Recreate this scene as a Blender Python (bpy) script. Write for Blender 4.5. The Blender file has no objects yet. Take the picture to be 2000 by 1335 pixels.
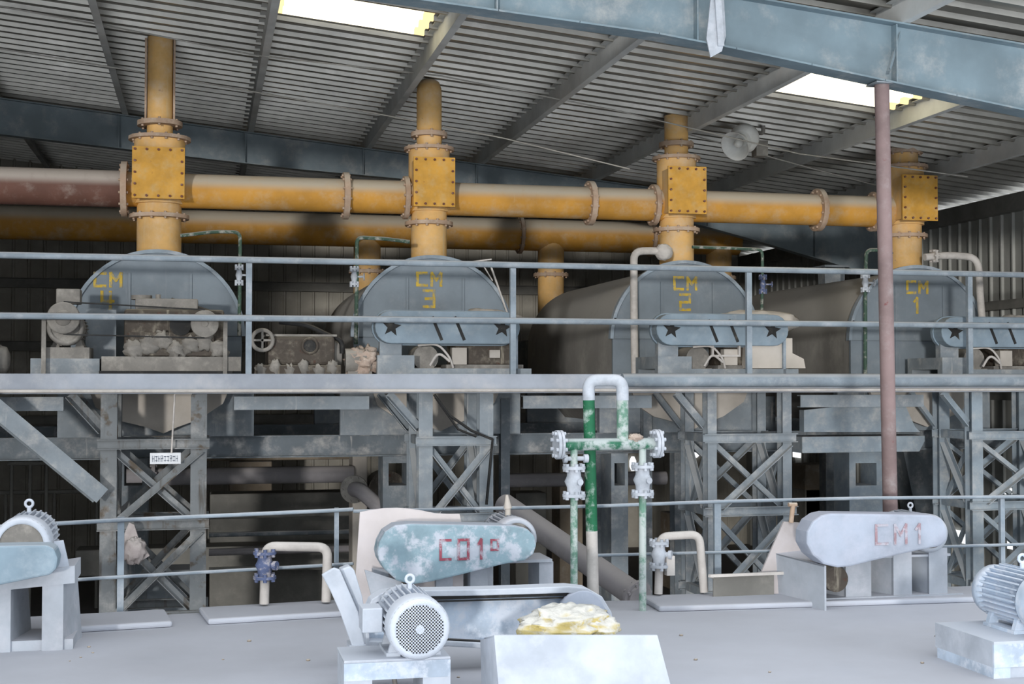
import bpy, math, random
from mathutils import Vector, Matrix, noise
random.seed(7)
C = bpy.context.scene.collection
PI = math.pi
# ------------------------------------------------------------------ camera maths (frame 2000 x 1335)
F = 2650.0; YAW = math.radians(12.8); PIT = math.radians(1.62); ZC = 1.6
FWD = Vector((math.sin(YAW)*math.cos(PIT), math.cos(YAW)*math.cos(PIT), math.sin(PIT)))
RGT = Vector((math.cos(YAW), -math.sin(YAW), 0)); UPV = RGT.cross(FWD)
EYE = Vector((0, 0, ZC))
def ray(px, py): return FWD + RGT*((px-1000)/F) + UPV*((667.5-py)/F)
def un(px, py, Y):
    r = ray(px, py); return EYE + r*(Y/r.y)
def unz(px, py, z=0.0):
    r = ray(px, py); return EYE + r*((z-ZC)/r.z)
def unx(px, py, X):
    r = ray(px, py); return EYE + r*(X/r.x)
def roofz(X): return 5.166 - 0.1*X
def unroof(px, py):
    r = ray(px, py); t = (5.166-ZC)/(r.z+0.1*r.x); return EYE + r*t
def V(*a): return Vector(a)
# ------------------------------------------------------------------ mesh builder
class MB:
    def __init__(s): s.v = []; s.f = []; s.sm = []
    def add(s, vs, fs, smooth=False):
        n = len(s.v); s.v += [Vector(p) for p in vs]
        for f in fs: s.f.append([i+n for i in f]); s.sm.append(smooth)
        return s
    def box(s, x0, x1, y0, y1, z0, z1):
        p = [(x0,y0,z0),(x1,y0,z0),(x1,y1,z0),(x0,y1,z0),(x0,y0,z1),(x1,y0,z1),(x1,y1,z1),(x0,y1,z1)]
        return s.add(p, [(3,2,1,0),(4,5,6,7),(0,1,5,4),(1,2,6,5),(2,3,7,6),(3,0,4,7)])
    def bar(s, p0, p1, w, h, up=(0,0,1), ds=0, du=0):
        p0 = Vector(p0); p1 = Vector(p1); d = (p1-p0).normalized(); u = Vector(up)
        if abs(d.dot(u)) > 0.98: u = Vector((0,1,0)) if abs(d.y) < .9 else Vector((1,0,0))
        sd = d.cross(u).normalized(); u = sd.cross(d).normalized()
        o = sd*ds + u*du; q = []
        for p in (p0, p1):
            for a, b in ((-1,-1),(1,-1),(1,1),(-1,1)): q.append(p+o+sd*(a*w/2)+u*(b*h/2))
        return s.add(q, [(0,1,2,3),(7,6,5,4),(0,4,5,1),(1,5,6,2),(2,6,7,3),(3,7,4,0)])
    def ibeam(s, p0, p1, w, h, t=.012, up=(0,0,1)):
        s.bar(p0,p1,t,h,up); s.bar(p0,p1,w,t,up,0,h/2); return s.bar(p0,p1,w,t,up,0,-h/2)
    def channel(s, p0, p1, w, h, t=.01, up=(0,0,1), sg=1):
        s.bar(p0,p1,t,h,up,-sg*w/2); s.bar(p0,p1,w,t,up,0,h/2); return s.bar(p0,p1,w,t,up,0,-h/2)
    def angle(s, p0, p1, w, t=.008, up=(0,0,1)):
        s.bar(p0,p1,w,t,up,0,-w/2); return s.bar(p0,p1,t,w,up,w/2,0)
    def prism(s, poly, y0, y1):            # poly of (x,z), extruded along y
        n = len(poly)
        a = sum(poly[i][0]*poly[(i+1)%n][1]-poly[(i+1)%n][0]*poly[i][1] for i in range(n))
        if a < 0: poly = poly[::-1]
        vs = [(x,y0,z) for x,z in poly]+[(x,y1,z) for x,z in poly]
        fs = [list(range(n)), list(range(2*n-1,n-1,-1))]
        for i in range(n): j = (i+1)%n; fs.append((i,i+n,j+n,j))
        return s.add(vs, fs)
    def ring(s, poly, inner, y0, y1):      # closed band between two outlines with equal counts
        n = len(poly)
        vs = [(x,y0,z) for x,z in poly]+[(x,y0,z) for x,z in inner]+[(x,y1,z) for x,z in poly]+[(x,y1,z) for x,z in inner]
        fs = []
        for i in range(n):
            j = (i+1)%n
            fs += [(i,j,n+j,n+i),(2*n+i,3*n+i,3*n+j,2*n+j),(i,2*n+i,2*n+j,j),(n+i,n+j,3*n+j,3*n+i)]
        return s.add(vs, fs)
    def sheet(s, pts, t, d=(0,1,0)):       # polygon of 3D points thickened along d
        d = Vector(d).normalized()*t; n = len(pts); pts = [Vector(p) for p in pts]
        vs = pts+[p+d for p in pts]; fs = [list(range(n)), list(range(2*n-1,n-1,-1))]
        for i in range(n): j = (i+1)%n; fs.append((i,i+n,j+n,j))
        return s.add(vs, fs)
    def tube(s, path, r, n=14, caps=True, rads=None):
        P = [Vector(p) for p in path]; m = len(P); T = []
        for i in range(m):
            a = (P[i]-P[i-1]).normalized() if i else None
            b = (P[i+1]-P[i]).normalized() if i < m-1 else None
            T.append(((a+b) if a and b else (a or b)).normalized())
        u = Vector((0,0,1))
        if abs(T[0].dot(u)) > .9: u = Vector((1,0,0))
        u = (u-T[0]*u.dot(T[0])).normalized(); vs = []
        for i in range(m):
            u = (u-T[i]*u.dot(T[i])).normalized(); w = T[i].cross(u)
            rr = rads[i] if rads else r
            k = 1.0
            for j in range(n):
                a = 2*PI*j/n; vs.append(P[i]+(u*math.cos(a)+w*math.sin(a))*rr*k)
        fs = []
        for i in range(m-1):
            for j in range(n):
                k = (j+1)%n; fs.append((i*n+j,i*n+k,(i+1)*n+k,(i+1)*n+j))
        s.add(vs, fs, True)
        if caps:
            s.add(vs[:n], [list(range(n-1,-1,-1))]); s.add(vs[-n:], [list(range(n))])
        return s
    def cyl(s, p0, p1, r, n=20, r1=None):
        return s.tube([p0,p1], r, n, True, [r, r if r1 is None else r1])
    def lathe(s, prof, o, ax, n=24):       # prof of (radius, distance along ax)
        o = Vector(o); ax = Vector(ax).normalized()
        return s.tube([o+ax*t for r,t in prof], 1, n, True, [max(r,.0005) for r,t in prof]) if all(prof[i+1][1] > prof[i][1] for i in range(len(prof)-1)) else s._lathe(prof,o,ax,n)
    def _lathe(s, prof, o, ax, n):
        o = Vector(o); ax = Vector(ax).normalized()
        u = Vector((0,0,1)) if abs(ax.z) < .9 else Vector((1,0,0))
        u = (u-ax*u.dot(ax)).normalized(); w = ax.cross(u); vs = []
        for r,t in prof:
            for j in range(n):
                a = 2*PI*j/n; vs.append(o+ax*t+(u*math.cos(a)+w*math.sin(a))*r)
        fs = []
        for i in range(len(prof)-1):
            for j in range(n):
                k = (j+1)%n; fs.append((i*n+j,i*n+k,(i+1)*n+k,(i+1)*n+j))
        return s.add(vs, fs, True)
    def flange(s, c, ax, r, t=.03, nb=10, rb=None, n=28):
        c = Vector(c); ax = Vector(ax).normalized(); s.cyl(c-ax*t/2, c+ax*t/2, r, n)
        u = Vector((0,0,1)) if abs(ax.z) < .9 else Vector((1,0,0))
        w = ax.cross(u).normalized(); u = w.cross(ax); rb = rb or r*.86
        for i in range(nb):
            a = 2*PI*(i+.5)/nb; p = c+(u*math.cos(a)+w*math.sin(a))*rb
            s.cyl(p-ax*(t/2+.018), p+ax*(t/2+.018), .014, 6)
        return s
    def torus(s, c, ax, R, r, n=20, m=8):
        c = Vector(c); ax = Vector(ax).normalized()
        u = Vector((0,0,1)) if abs(ax.z) < .9 else Vector((1,0,0))
        w = ax.cross(u).normalized(); u = w.cross(ax); vs = []; fs = []
        for i in range(n):
            a = 2*PI*i/n; d = u*math.cos(a)+w*math.sin(a)
            for j in range(m):
                b = 2*PI*j/m; vs.append(c+d*(R+r*math.cos(b))+ax*(r*math.sin(b)))
        for i in range(n):
            for j in range(m):
                fs.append((i*m+j,((i+1)%n)*m+j,((i+1)%n)*m+(j+1)%m,i*m+(j+1)%m))
        return s.add(vs, fs, True)
    def blob(s, c, rx, ry, rz, amp=.2, fr=3, nu=28, nv=16, seed=0):
        vs = []; fs = []
        for i in range(nv+1):
            th = PI*i/nv
            for j in range(nu):
                ph = 2*PI*j/nu; d = Vector((math.sin(th)*math.cos(ph), math.sin(th)*math.sin(ph), math.cos(th)))
                k = 1+amp*noise.noise(d*fr+Vector((seed,0,0)))+amp*.5*noise.noise(d*fr*2.6+Vector((0,seed,0)))
                vs.append((c[0]+d.x*rx*k, c[1]+d.y*ry*k, c[2]+d.z*rz*k))
        for i in range(nv):
            for j in range(nu):
                k = (j+1)%nu; fs.append((i*nu+j,(i+1)*nu+j,(i+1)*nu+k,i*nu+k))
        return s.add(vs, fs, True)
    def obj(s, name, mat, off=Vector((0,0,0)), bevel=0):
        me = bpy.data.meshes.new(name)
        me.from_pydata([tuple(p-off) for p in s.v], [], s.f); me.update()
        me.polygons.foreach_set('use_smooth', s.sm); me.materials.append(mat)
        o = bpy.data.objects.new(name, me); C.objects.link(o)
        if bevel:
            b = o.modifiers.new('bevel','BEVEL'); b.width = bevel; b.segments = 2; b.limit_method = 'ANGLE'
        return o
def rounded(path, rad, k=5):
    P = [Vector(p) for p in path]; out = [P[0]]
    for i in range(1, len(P)-1):
        a = P[i-1]-P[i]; b = P[i+1]-P[i]; r = min(rad, a.length*.49, b.length*.49)
        a.normalize(); b.normalize(); s0 = P[i]+a*r; s1 = P[i]+b*r
        for j in range(k+1):
            t = j/k; out.append(s0*(1-t)**2+P[i]*2*t*(1-t)+s1*t*t)
    out.append(P[-1]); return out
# ------------------------------------------------------------------ things and parts
def tagit(o, label, cat, group=None):
    o['label'] = label; o['category'] = cat
    if group: o['group'] = group
class T:
    def __init__(s, name, label, cat, loc, group=None):
        s.o = bpy.data.objects.new(name, None); C.objects.link(s.o); s.o.empty_display_size = .1
        s.loc = Vector(loc); s.o.location = s.loc; tagit(s.o, label, cat, group)
    def part(s, name, mb, mat, parent=None, label=None, bevel=0):
        o = mb.obj(name, mat, s.loc, bevel); o.parent = parent or s.o
        if label: o['label'] = label
        return o
def dup(t, loc, label, group=None):
    r = t.o.copy(); C.objects.link(r); r.location = loc; r['label'] = label
    if group: r['group'] = group
    def rec(src, dst):
        for ch in list(src.children):
            c = ch.copy(); C.objects.link(c); c.parent = dst; rec(ch, c)
    rec(t.o, r); return r
def solo(name, label, cat, mb, mat, group=None, bevel=0):
    xs = [p.x for p in mb.v]; ys = [p.y for p in mb.v]; zs = [p.z for p in mb.v]
    off = Vector(((min(xs)+max(xs))/2, (min(ys)+max(ys))/2, min(zs)))
    o = mb.obj(name, mat, off, bevel); o.location = off; tagit(o, label, cat, group); return o
def struct(name, mb, mat, bevel=0):
    o = mb.obj(name, mat, Vector((0,0,0)), bevel); o['kind'] = 'structure'; return o
# ------------------------------------------------------------------ materials
def lin(c):
    return tuple(((x/255)/12.92 if x/255 <= .04045 else ((x/255+.055)/1.055)**2.4) for x in c)+(1,)
DUST = (205,200,194)
def mat(name, base, dust=DUST, up=.75, patch=.25, scale=5, rough=.75, metal=0.0, rust=0.0, rustc=(96,62,44), streak=0.0, streakc=None, bump=.15, edge=(.25,.85), soft=True):
    m = bpy.data.materials.new(name); m.use_nodes = True; nt = m.node_tree; N = nt.nodes; L = nt.links
    N.clear(); out = N.new('ShaderNodeOutputMaterial'); bs = N.new('ShaderNodeBsdfPrincipled'); L.new(bs.outputs[0], out.inputs[0])
    geo = N.new('ShaderNodeNewGeometry')
    def noi(sc, det=6, vec=None, ro=.6):
        n = N.new('ShaderNodeTexNoise'); n.inputs['Scale'].default_value = sc; n.inputs['Detail'].default_value = det; n.inputs['Roughness'].default_value = ro
        L.new(vec or geo.outputs['Position'], n.inputs['Vector']); return n.outputs[0]
    def mr(v, a, b, c=0, d=1):
        n = N.new('ShaderNodeMapRange'); n.interpolation_type = 'SMOOTHSTEP'; L.new(v, n.inputs[0])
        for i, x in enumerate((a,b,c,d)): n.inputs[i+1].default_value = x
        return n.outputs[0]
    def mt(op, a, b):
        n = N.new('ShaderNodeMath'); n.operation = op; n.use_clamp = True
        for i, x in enumerate((a,b)):
            if isinstance(x, (int,float)): n.inputs[i].default_value = x
            else: L.new(x, n.inputs[i])
        return n.outputs[0]
    def mix(f, a, b):
        n = N.new('ShaderNodeMix'); n.data_type = 'RGBA'
        if isinstance(f, (int,float)): n.inputs[0].default_value = f
        else: L.new(f, n.inputs[0])
        for i, x in ((6,a),(7,b)):
            if isinstance(x, tuple): n.inputs[i].default_value = x
            else: L.new(x, n.inputs[i])
        return n.outputs[2]
    b = lin(base); v = noi(scale*.45, 5)
    col = mix(mr(v,.3,.7), tuple(x*.8 for x in b[:3])+(1,), tuple(min(1,x*1.15) for x in b[:3])+(1,))
    if rust:
        col = mix(mr(noi(scale*1.3+1, 8), .72-.35*rust, .8-.3*rust), col, lin(rustc))
    if streak:
        mp = N.new('ShaderNodeMapping'); mp.inputs['Scale'].default_value = (1,1,.08); L.new(geo.outputs['Position'], mp.inputs[0])
        col = mix(mr(noi(14, 5, mp.outputs[0]), .68-.3*streak, .85-.3*streak, 0, .8), col, lin(streakc or dust))
    sp = N.new('ShaderNodeSeparateXYZ'); L.new(geo.outputs['Normal'], sp.inputs[0])
    fz = mt('MULTIPLY', mr(sp.outputs[2], edge[0], edge[1], 0, up), mr(noi(scale*2,4), .15, .5, .75, 1))
    fp = (mr(noi(scale, 9, None, .68), .52-.25*patch, .92-.3*patch, 0, .7) if soft else mr(noi(scale, 9, None, .68), .66-.42*patch, .80-.38*patch, 0, .85)) if patch else 0.0
    col = mix(mt('MAXIMUM', fz, fp) if patch else fz, col, lin(dust))
    L.new(col, bs.inputs['Base Color'])
    bs.inputs['Roughness'].default_value = rough; bs.inputs['Metallic'].default_value = metal
    if bump:
        bp = N.new('ShaderNodeBump'); bp.inputs['Strength'].default_value = bump; bp.inputs['Distance'].default_value = .01
        L.new(noi(scale*5, 6), bp.inputs['Height']); L.new(bp.outputs[0], bs.inputs['Normal'])
    return m
def emis(name, col, st, col2=None, tex=None):
    m = bpy.data.materials.new(name); m.use_nodes = True; nt = m.node_tree; N = nt.nodes; L = nt.links; N.clear()
    out = N.new('ShaderNodeOutputMaterial'); e = N.new('ShaderNodeEmission'); L.new(e.outputs[0], out.inputs[0])
    e.inputs[0].default_value = lin(col); e.inputs[1].default_value = st; return m
M = {}
M['steel'] = mat('blue_grey_paint', (132,140,146), up=.55, patch=.3, streak=.15)
M['steelD'] = mat('dark_blue_steel_paint', (106,114,120), up=.6, patch=.28, streak=.2)
M['steelL'] = mat('pale_blue_steel_paint', (142,154,163), up=.6, patch=.35)
M['rafter'] = mat('rafter_blue_paint', (120,138,147), up=.4, patch=.22, scale=3)
M['rafterF'] = mat('far_rafter_paint', (128,140,146), up=.4, patch=.2, scale=3)
M['purlin'] = mat('purlin_paint', (200,202,200), up=.5, patch=.25, scale=3)
M['roof'] = mat('roof_sheet_metal', (160,157,150), up=0, patch=.15, scale=2, rough=.36, metal=.8)
M['wall'] = mat('brown_wall_sheet', (158,153,142), up=.3, patch=.15, scale=2, streak=.3, streakc=(130,124,112))
M['wallR'] = mat('grey_wall_sheet', (160,160,154), up=.3, patch=.15, scale=2, streak=.25)
M['pit'] = mat('pit_concrete', (86,82,84), up=.2, patch=.15, scale=2)
M['deck'] = mat('dust_covered_deck', (184,188,197), dust=(196,194,198), up=.5, patch=.2, scale=1.2, rough=.95, bump=.25)
M['yellow'] = mat('ochre_pipe_paint', (196,142,56), dust=(190,180,162), up=.95, patch=.34, scale=4, streak=.12, streakc=(196,170,120), edge=(-.1,.55))
M['yellowV'] = mat('ochre_duct_paint', (218,174,108), dust=(210,192,168), up=.8, patch=.42, scale=5, rust=.16, rustc=(150,92,40), streak=.35, streakc=(206,178,134))
M['yellowP'] = mat('ochre_access_plate_paint', (206,154,62), dust=(196,176,136), up=.8, patch=.28, scale=7, rust=.12, rustc=(140,84,40))
M['pinkrust'] = mat('dusty_flange_rust', (176,150,128), dust=(206,196,180), up=.8, patch=.35, scale=8, rust=.25, rustc=(120,84,66))
M['maroon'] = mat('maroon_pipe_paint', (104,70,58), dust=(186,176,166), up=.95, patch=.12, scale=4, streak=.3, streakc=(150,130,118), edge=(-.05,.5))
M['bolt'] = mat('rusty_bolts', (110,64,50), up=.3, patch=.1, scale=20)
M['plate'] = mat('drum_front_plate', (122,132,140), dust=(160,162,164), up=.5, patch=.12, scale=3, streak=.22, streakc=(140,146,152))
M['shell'] = mat('drum_shell_dusty', (150,147,142), dust=(196,192,184), up=.9, patch=.3, scale=2.2, streak=.3, streakc=(92,90,86), edge=(.0,.6))
M['shellD'] = M['shell']
M['belly'] = mat('pale_belly_sheet', (188,180,170), up=.3, patch=.2, scale=3)
M['letter'] = mat('faded_yellow_letters', (196,164,52), dust=(128,134,132), up=0, patch=.5, scale=16, bump=0, soft=False)
M['red'] = mat('faded_red_letters', (140,66,80), dust=(176,176,186), up=0, patch=.45, scale=18, bump=0, soft=False)
M['red2'] = mat('dusty_red_letters', (156,128,134), dust=(180,182,192), up=0, patch=.6, scale=14, bump=0, soft=False)
M['rail'] = mat('railing_paint', (140,152,162), dust=(196,198,202), up=.7, patch=.3, scale=6)
M['frontbeam'] = mat('platform_edge_paint', (160,166,176), dust=(196,194,194), up=.7, patch=.3, scale=3)
M['drive'] = mat('grey_dusty_machine', (126,122,116), dust=(186,180,170), up=.8, patch=.35, scale=7)
M['black'] = mat('black_rubber_grease_and_holes', (28,28,28), dust=(120,114,104), up=.55, patch=.08, scale=8)  # also paints the dark of holes and slots
M['grease'] = mat('greasy_gearbox', (70,62,54), dust=(178,170,152), up=.75, patch=.22, scale=8, rust=.35, rustc=(74,44,32), streak=.3)
M['lump'] = mat('caked_dust', (176,156,142), dust=(206,190,176), up=.6, patch=.4, scale=14, bump=.6, soft=False)
M['guard'] = mat('guard_blue_plate', (130,146,158), dust=(176,180,182), up=.5, patch=.15, scale=5, streak=.1)
M['guardF'] = mat('guard_worn_blue_green', (132,156,166), dust=(192,196,206), up=.9, patch=.5, scale=9, soft=False)
M['guardG'] = mat('guard_grey_dust', (164,172,186), dust=(190,192,204), up=.9, patch=.4, scale=5)
M['guardB'] = mat('guard_clean_blue', (130,150,163), dust=(178,188,196), up=.9, patch=.25, scale=4)
M['white'] = mat('white_dust_coat', (186,193,203), dust=(206,210,218), up=.9, patch=.5, scale=6)
M['whiteB'] = mat('white_dust_on_blue', (188,202,218), dust=(216,222,232), up=.9, patch=.5, scale=10, soft=False)
M['stand'] = mat('stand_dusty_grey', (168,174,182), dust=(200,200,206), up=.9, patch=.35, scale=4)
M['cream'] = mat('cream_dusty_sheet', (196,188,186), dust=(206,200,202), up=.7, patch=.4, scale=3)
M['palepipe'] = mat('pale_dusty_pipe', (190,184,178), dust=(212,206,200), up=.8, patch=.4, scale=9)
M['greenpipe'] = mat('green_pipe_paint', (36,104,76), dust=(186,192,192), up=.9, patch=.58, scale=9, streak=.6, streakc=(160,176,170), soft=False)
M['greenS'] = mat('strong_green_pipe', (24,100,66), dust=(176,190,184), up=.9, patch=.3, scale=9, streak=.3, streakc=(140,170,156), soft=False)
M['greenP'] = mat('pale_green_pipe', (104,146,126), dust=(190,196,194), up=.9, patch=.6, scale=9, streak=.6, streakc=(170,180,176), soft=False)
M['greenD'] = mat('dark_green_pipe', (60,84,70), dust=(168,166,158), up=.9, patch=.42, scale=12, soft=False)
M['valve'] = mat('dusty_valve', (176,182,190), dust=(206,208,214), up=.8, patch=.4, scale=14)
M['valveB'] = mat('blue_valve', (84,96,130), dust=(186,180,180), up=.8, patch=.4, scale=18, soft=False)
M['greypipe'] = mat('grey_duct', (140,136,138), dust=(172,166,164), up=.8, patch=.2, scale=4)
M['rustpost'] = mat('rusty_prop', (132,112,110), dust=(170,164,162), up=.3, patch=.25, scale=6, rust=.2, rustc=(118,70,70))
M['legrust'] = mat('rusty_blue_leg', (112,116,118), up=.4, patch=.25, scale=3, rust=.5, rustc=(84,74,62), streak=.45, streakc=(74,66,56))
M['sign'] = mat('white_sign', (236,238,242), up=.1, patch=0, bump=0)
M['ink'] = mat('grey_sign_print', (120,128,142), up=0, patch=0, bump=0)
M['yellowdust'] = mat('yellow_stained_dust', (196,178,112), dust=(208,206,200), up=.95, patch=.45, scale=10, bump=.6, edge=(.05,.6), soft=False)
M['wire'] = mat('thin_cable_coat', (176,172,164), up=.4, patch=0, bump=0)
M['bench'] = mat('background_bench', (124,122,116), dust=(160,156,148), up=.7, patch=.15)
M['beige'] = mat('background_beige', (150,136,118), up=.6, patch=.2)
M['cloth'] = mat('dirty_cloth', (170,160,158), up=.5, patch=.3, rust=.1, rustc=(140,60,60), bump=.4)
M['lampw'] = mat('lamp_white_enamel', (226,226,222), up=.1, patch=.1)
M['sky1'] = emis('skylight_sheet', (255,246,214), 2.4)
M['skyE'] = emis('skylight_edge_glow', (255,230,165), 1.4)
M['day'] = emis('daylight_opening', (246,250,255), 1.3)
SKYST, SUNST, SUNAZ, SUNEL, EXPO, DECKN = 1.6, 1.35, 22, 0.8, 0.08, 5.2
# ================================================================== SETTING
XL, XR, YB, YN = -6.6, 10.4, 25.0, 8.3
ZP = 1.63                                   # platform level
# skylights: bays between purlins
PX = [un(px, 257, 18.4).x for px in (240,485,715,935,1160,1385)]
PX = [PX[0]-4.83, PX[0]-3.22, PX[0]-1.61]+PX+[PX[5]+1.66]
s1f = unroof(800,66).y; s1n = unroof(832,12).y
s2f = unroof(1600,187).y; s2n = s2f-1.15
SKY = [(PX[4]+.09, PX[5]-.09, s1n, s1f), (PX[7]+.09, PX[8]-.09, s2n, s2f)]
pitch = .27
ys = []
y = YN
while y < YB: ys.append(y); y += pitch
def rows_sheet(mb, xa, xb, sel):
    for y0 in ys:
        if not sel(y0): continue
        prof = [(y0,0),(y0+pitch-.07,0),(y0+pitch-.058,-.042),(y0+pitch-.024,-.042),(y0+pitch,0)]
        for k in range(4):
            a, b = prof[k], prof[k+1]
            mb.add([(xa,a[0],roofz(xa)+a[1]),(xb,a[0],roofz(xb)+a[1]),(xb,b[0],roofz(xb)+b[1]),(xa,b[0],roofz(xa)+b[1])], [(0,1,2,3)])
roof = MB(); cuts = [XL, SKY[0][0], SKY[0][1], SKY[1][0], SKY[1][1], XR+.5]
insky = lambda y, s: s[2] <= y+pitch/2 <= s[3]
for i in range(5):
    if i in (1,3):
        s = SKY[i//2]; rows_sheet(roof, cuts[i], cuts[i+1], lambda y: not insky(y, s))
    else: rows_sheet(roof, cuts[i], cuts[i+1], lambda y: True)
struct('ceiling', roof, M['roof'])
for i, s in enumerate(SKY):
    mb = MB(); rows_sheet(mb, s[0]+.05, s[1]-.1, lambda y: insky(y, s)); w = struct('window_%d' % (i+1), mb, M['sky1'])
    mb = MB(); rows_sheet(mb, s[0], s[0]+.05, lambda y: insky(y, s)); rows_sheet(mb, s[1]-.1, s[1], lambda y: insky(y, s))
    o = mb.obj('window_frame', M['skyE']); o.parent = w  # emissive yellow strips paint the glow along the skylight ends
# back wall: ribbed sheets
def ribwall(a, b, z0, z1, skip=()):
    mb = MB(); a = Vector(a); b = Vector(b); L = (b-a).length; d = (b-a).normalized(); nrm = Vector((d.y,-d.x,0))
    x = 0
    while x < L:
        for p, q, e0, e1 in ((0,.20,0,0),(.20,.215,0,.03),(.215,.245,.03,.03),(.245,.26,.03,0)):
            u0 = a+d*(x+p)+nrm*e0; u1 = a+d*(x+q)+nrm*e1
            mb.add([(u0.x,u0.y,z0),(u1.x,u1.y,z0),(u1.x,u1.y,z1),(u0.x,u0.y,z1)], [(0,1,2,3)])
        x += .26
    return mb
mb = ribwall((XL,YB,0),(XR,YB,0),-1.6,4.0)
for p in mb.v:
    if p.z > 3: p.z = roofz(p.x)+.02
struct('wall_back', mb, M['wall'])
mb = ribwall((XR,YB,0),(XR,9.6,0),-1.6,3.9)
struct('wall_right', mb, M['wallR'])
struct('wall_left_shade', ribwall((XL,4.5,0),(XL,YB,0),-1.6,roofz(XL)+.02), M['wall'])  # out of view; set closer in and run forward to shade the left side
mb = MB().box(XL,XR,8.0,YB,-1.75,-1.6); struct('floor', mb, M['pit'])
# girts and eave members
for i, z in enumerate((.9, 2.2, 3.3)):
    mb = MB(); mb.channel((XL,YB-.11,z),(XR,YB-.11,z),.12,.16); struct('trim_%d' % (i+1), mb, M['bench'])
mb = MB(); mb.bar((XR-.08,9.6,3.92),(XR-.08,YB,3.92),.16,.22); struct('trim_4', mb, M['bench'])
mb = MB(); mb.bar((XR-.06,9.6,2.6),(XR-.06,YB,2.6),.1,.12); mb.bar((XR-.06,9.6,1.4),(XR-.06,YB,1.4),.1,.12); struct('trim_5', mb, M['bench'])
# daylight openings in the back wall
k = 2
for px, py, w, h in ((1236,905,.14,.3),(1357,884,.22,.2),(1100,1000,.14,.12)):
    k += 1; c = un(px,py,YB-.06) ; mb = MB().prism([(c.x+w/2*math.cos(i*PI/4+.39), c.z+h/2*math.sin(i*PI/4+.39)) for i in range(8)], YB-.07, YB-.05)
    struct('window_%d' % k, mb, M['day'])
for px, py, w, h in ((1556,882,.3,.2),(1611,995,.3,.13),(1748,900,.2,.12),(1873,1047,.7,.17),(1985,962,.5,.1),(1990,1066,.5,.12)):
    k += 1; c = unx(px,py,XR-.05); mb = MB().box(XR-.06,XR-.04,c.y-w/2,c.y+w/2,c.z-h/2,c.z+h/2); struct('window_%d' % k, mb, M['day'])
# foreground deck with a low raised edge
E = [Vector((-6.5,unz(-250,1233).y,0)), unz(-250,1233), unz(140,1212), unz(320,1200), unz(390,1196), unz(680,1179), unz(1240,1172), unz(1340,1169), unz(2000,1150), unz(2500,1135)]
mb = MB(); top = [(p.x,p.y) for p in E]; near = [(-7,-2.0),(10,-2.0)]
poly = [Vector((x,y,0)) for x,y in top]+[Vector((9.5,DECKN,0)), Vector((-6.5,DECKN,0))]
mb.sheet(poly[::-1], .22, (0,0,-1)); struct('floor_deck', mb, M['deck'])
def curb(a, b, h, w):
    a = unz(*a); b = unz(*b); mb = MB(); d = (b-a).normalized(); n = Vector((d.y,-d.x,0))
    p = [a, b, b+n*w, a+n*w]; mb.sheet([Vector((q.x,q.y,.001)) for q in p], h, (0,0,1)); return mb
for i, (a, b) in enumerate((((-240,1232),(322,1200)), ((388,1196.5),(684,1179.5)), ((1250,1172.5),(1990,1151)))):
    struct('trim_%d' % (6+i), curb(a, b, .04, .5), M['deck'], .015)
# ================================================================== ROOF STEEL
def rafter(name, label, Y, prof, xs, xe, tf, wf):
    t = T(name, label, 'beam', (0, Y, roofz(0)-.6))
    w = MB(); f = MB(); n = 26; pts = []
    for i in range(n+1):
        X = xs+(xe-xs)*i/n; d = prof(X); zt = roofz(X)-.2; pts.append((X, zt, zt-d))
    poly = [(p[0],p[1]-tf) for p in pts]+[(p[0],p[2]+tf) for p in pts[::-1]]
    w.prism(poly, Y-.006, Y+.006); pm = M['rafterF' if Y > 12 else 'rafter']; t.part('web', w, pm)
    f.bar((pts[0][0],Y,pts[0][1]-tf/2),(pts[-1][0],Y,pts[-1][1]-tf/2),wf,tf); t.part('top_flange', f, pm)
    b = MB()
    for i in range(n): b.bar((pts[i][0],Y,pts[i][2]+tf/2),(pts[i+1][0]+.004,Y,pts[i+1][2]+tf/2),wf,tf)
    t.part('bottom_flange', b, pm)
    for X in PX[1:]:
        if xs+.2 < X < xe-.2:
            d = prof(X); zt = roofz(X)-.2; s = MB().box(X-.05,X-.04,Y-wf/2+.01,Y+wf/2-.01,zt-d+tf,zt-tf); t.part('stiffener', s, pm)
    return t
def lerp(pts):
    def g(x):
        for (a,b),(c,d) in zip(pts, pts[1:]):
            if x <= c: return b+(d-b)*max(0,(x-a))/(c-a)
        return pts[-1][1]
    return g
rafter('roof_rafter', 'far blue-grey roof beam running behind the upper yellow pipe', 18.4, lerp([(-8,.6),(-2.6,.47),(1,.42),(4,.30),(5.5,.34),(7.1,.46),(9,.75),(10.3,.95)]), -6.5, 10.2, .012, .16)
nr = rafter('roof_rafter', 'big blue roof beam crossing the upper right corner of the view', 9.8, lerp([(-5,.6),(1.5,.45),(3.5,.41),(6.5,.55),(10,.8)]), -6, 10.2, .014, .2)
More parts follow.
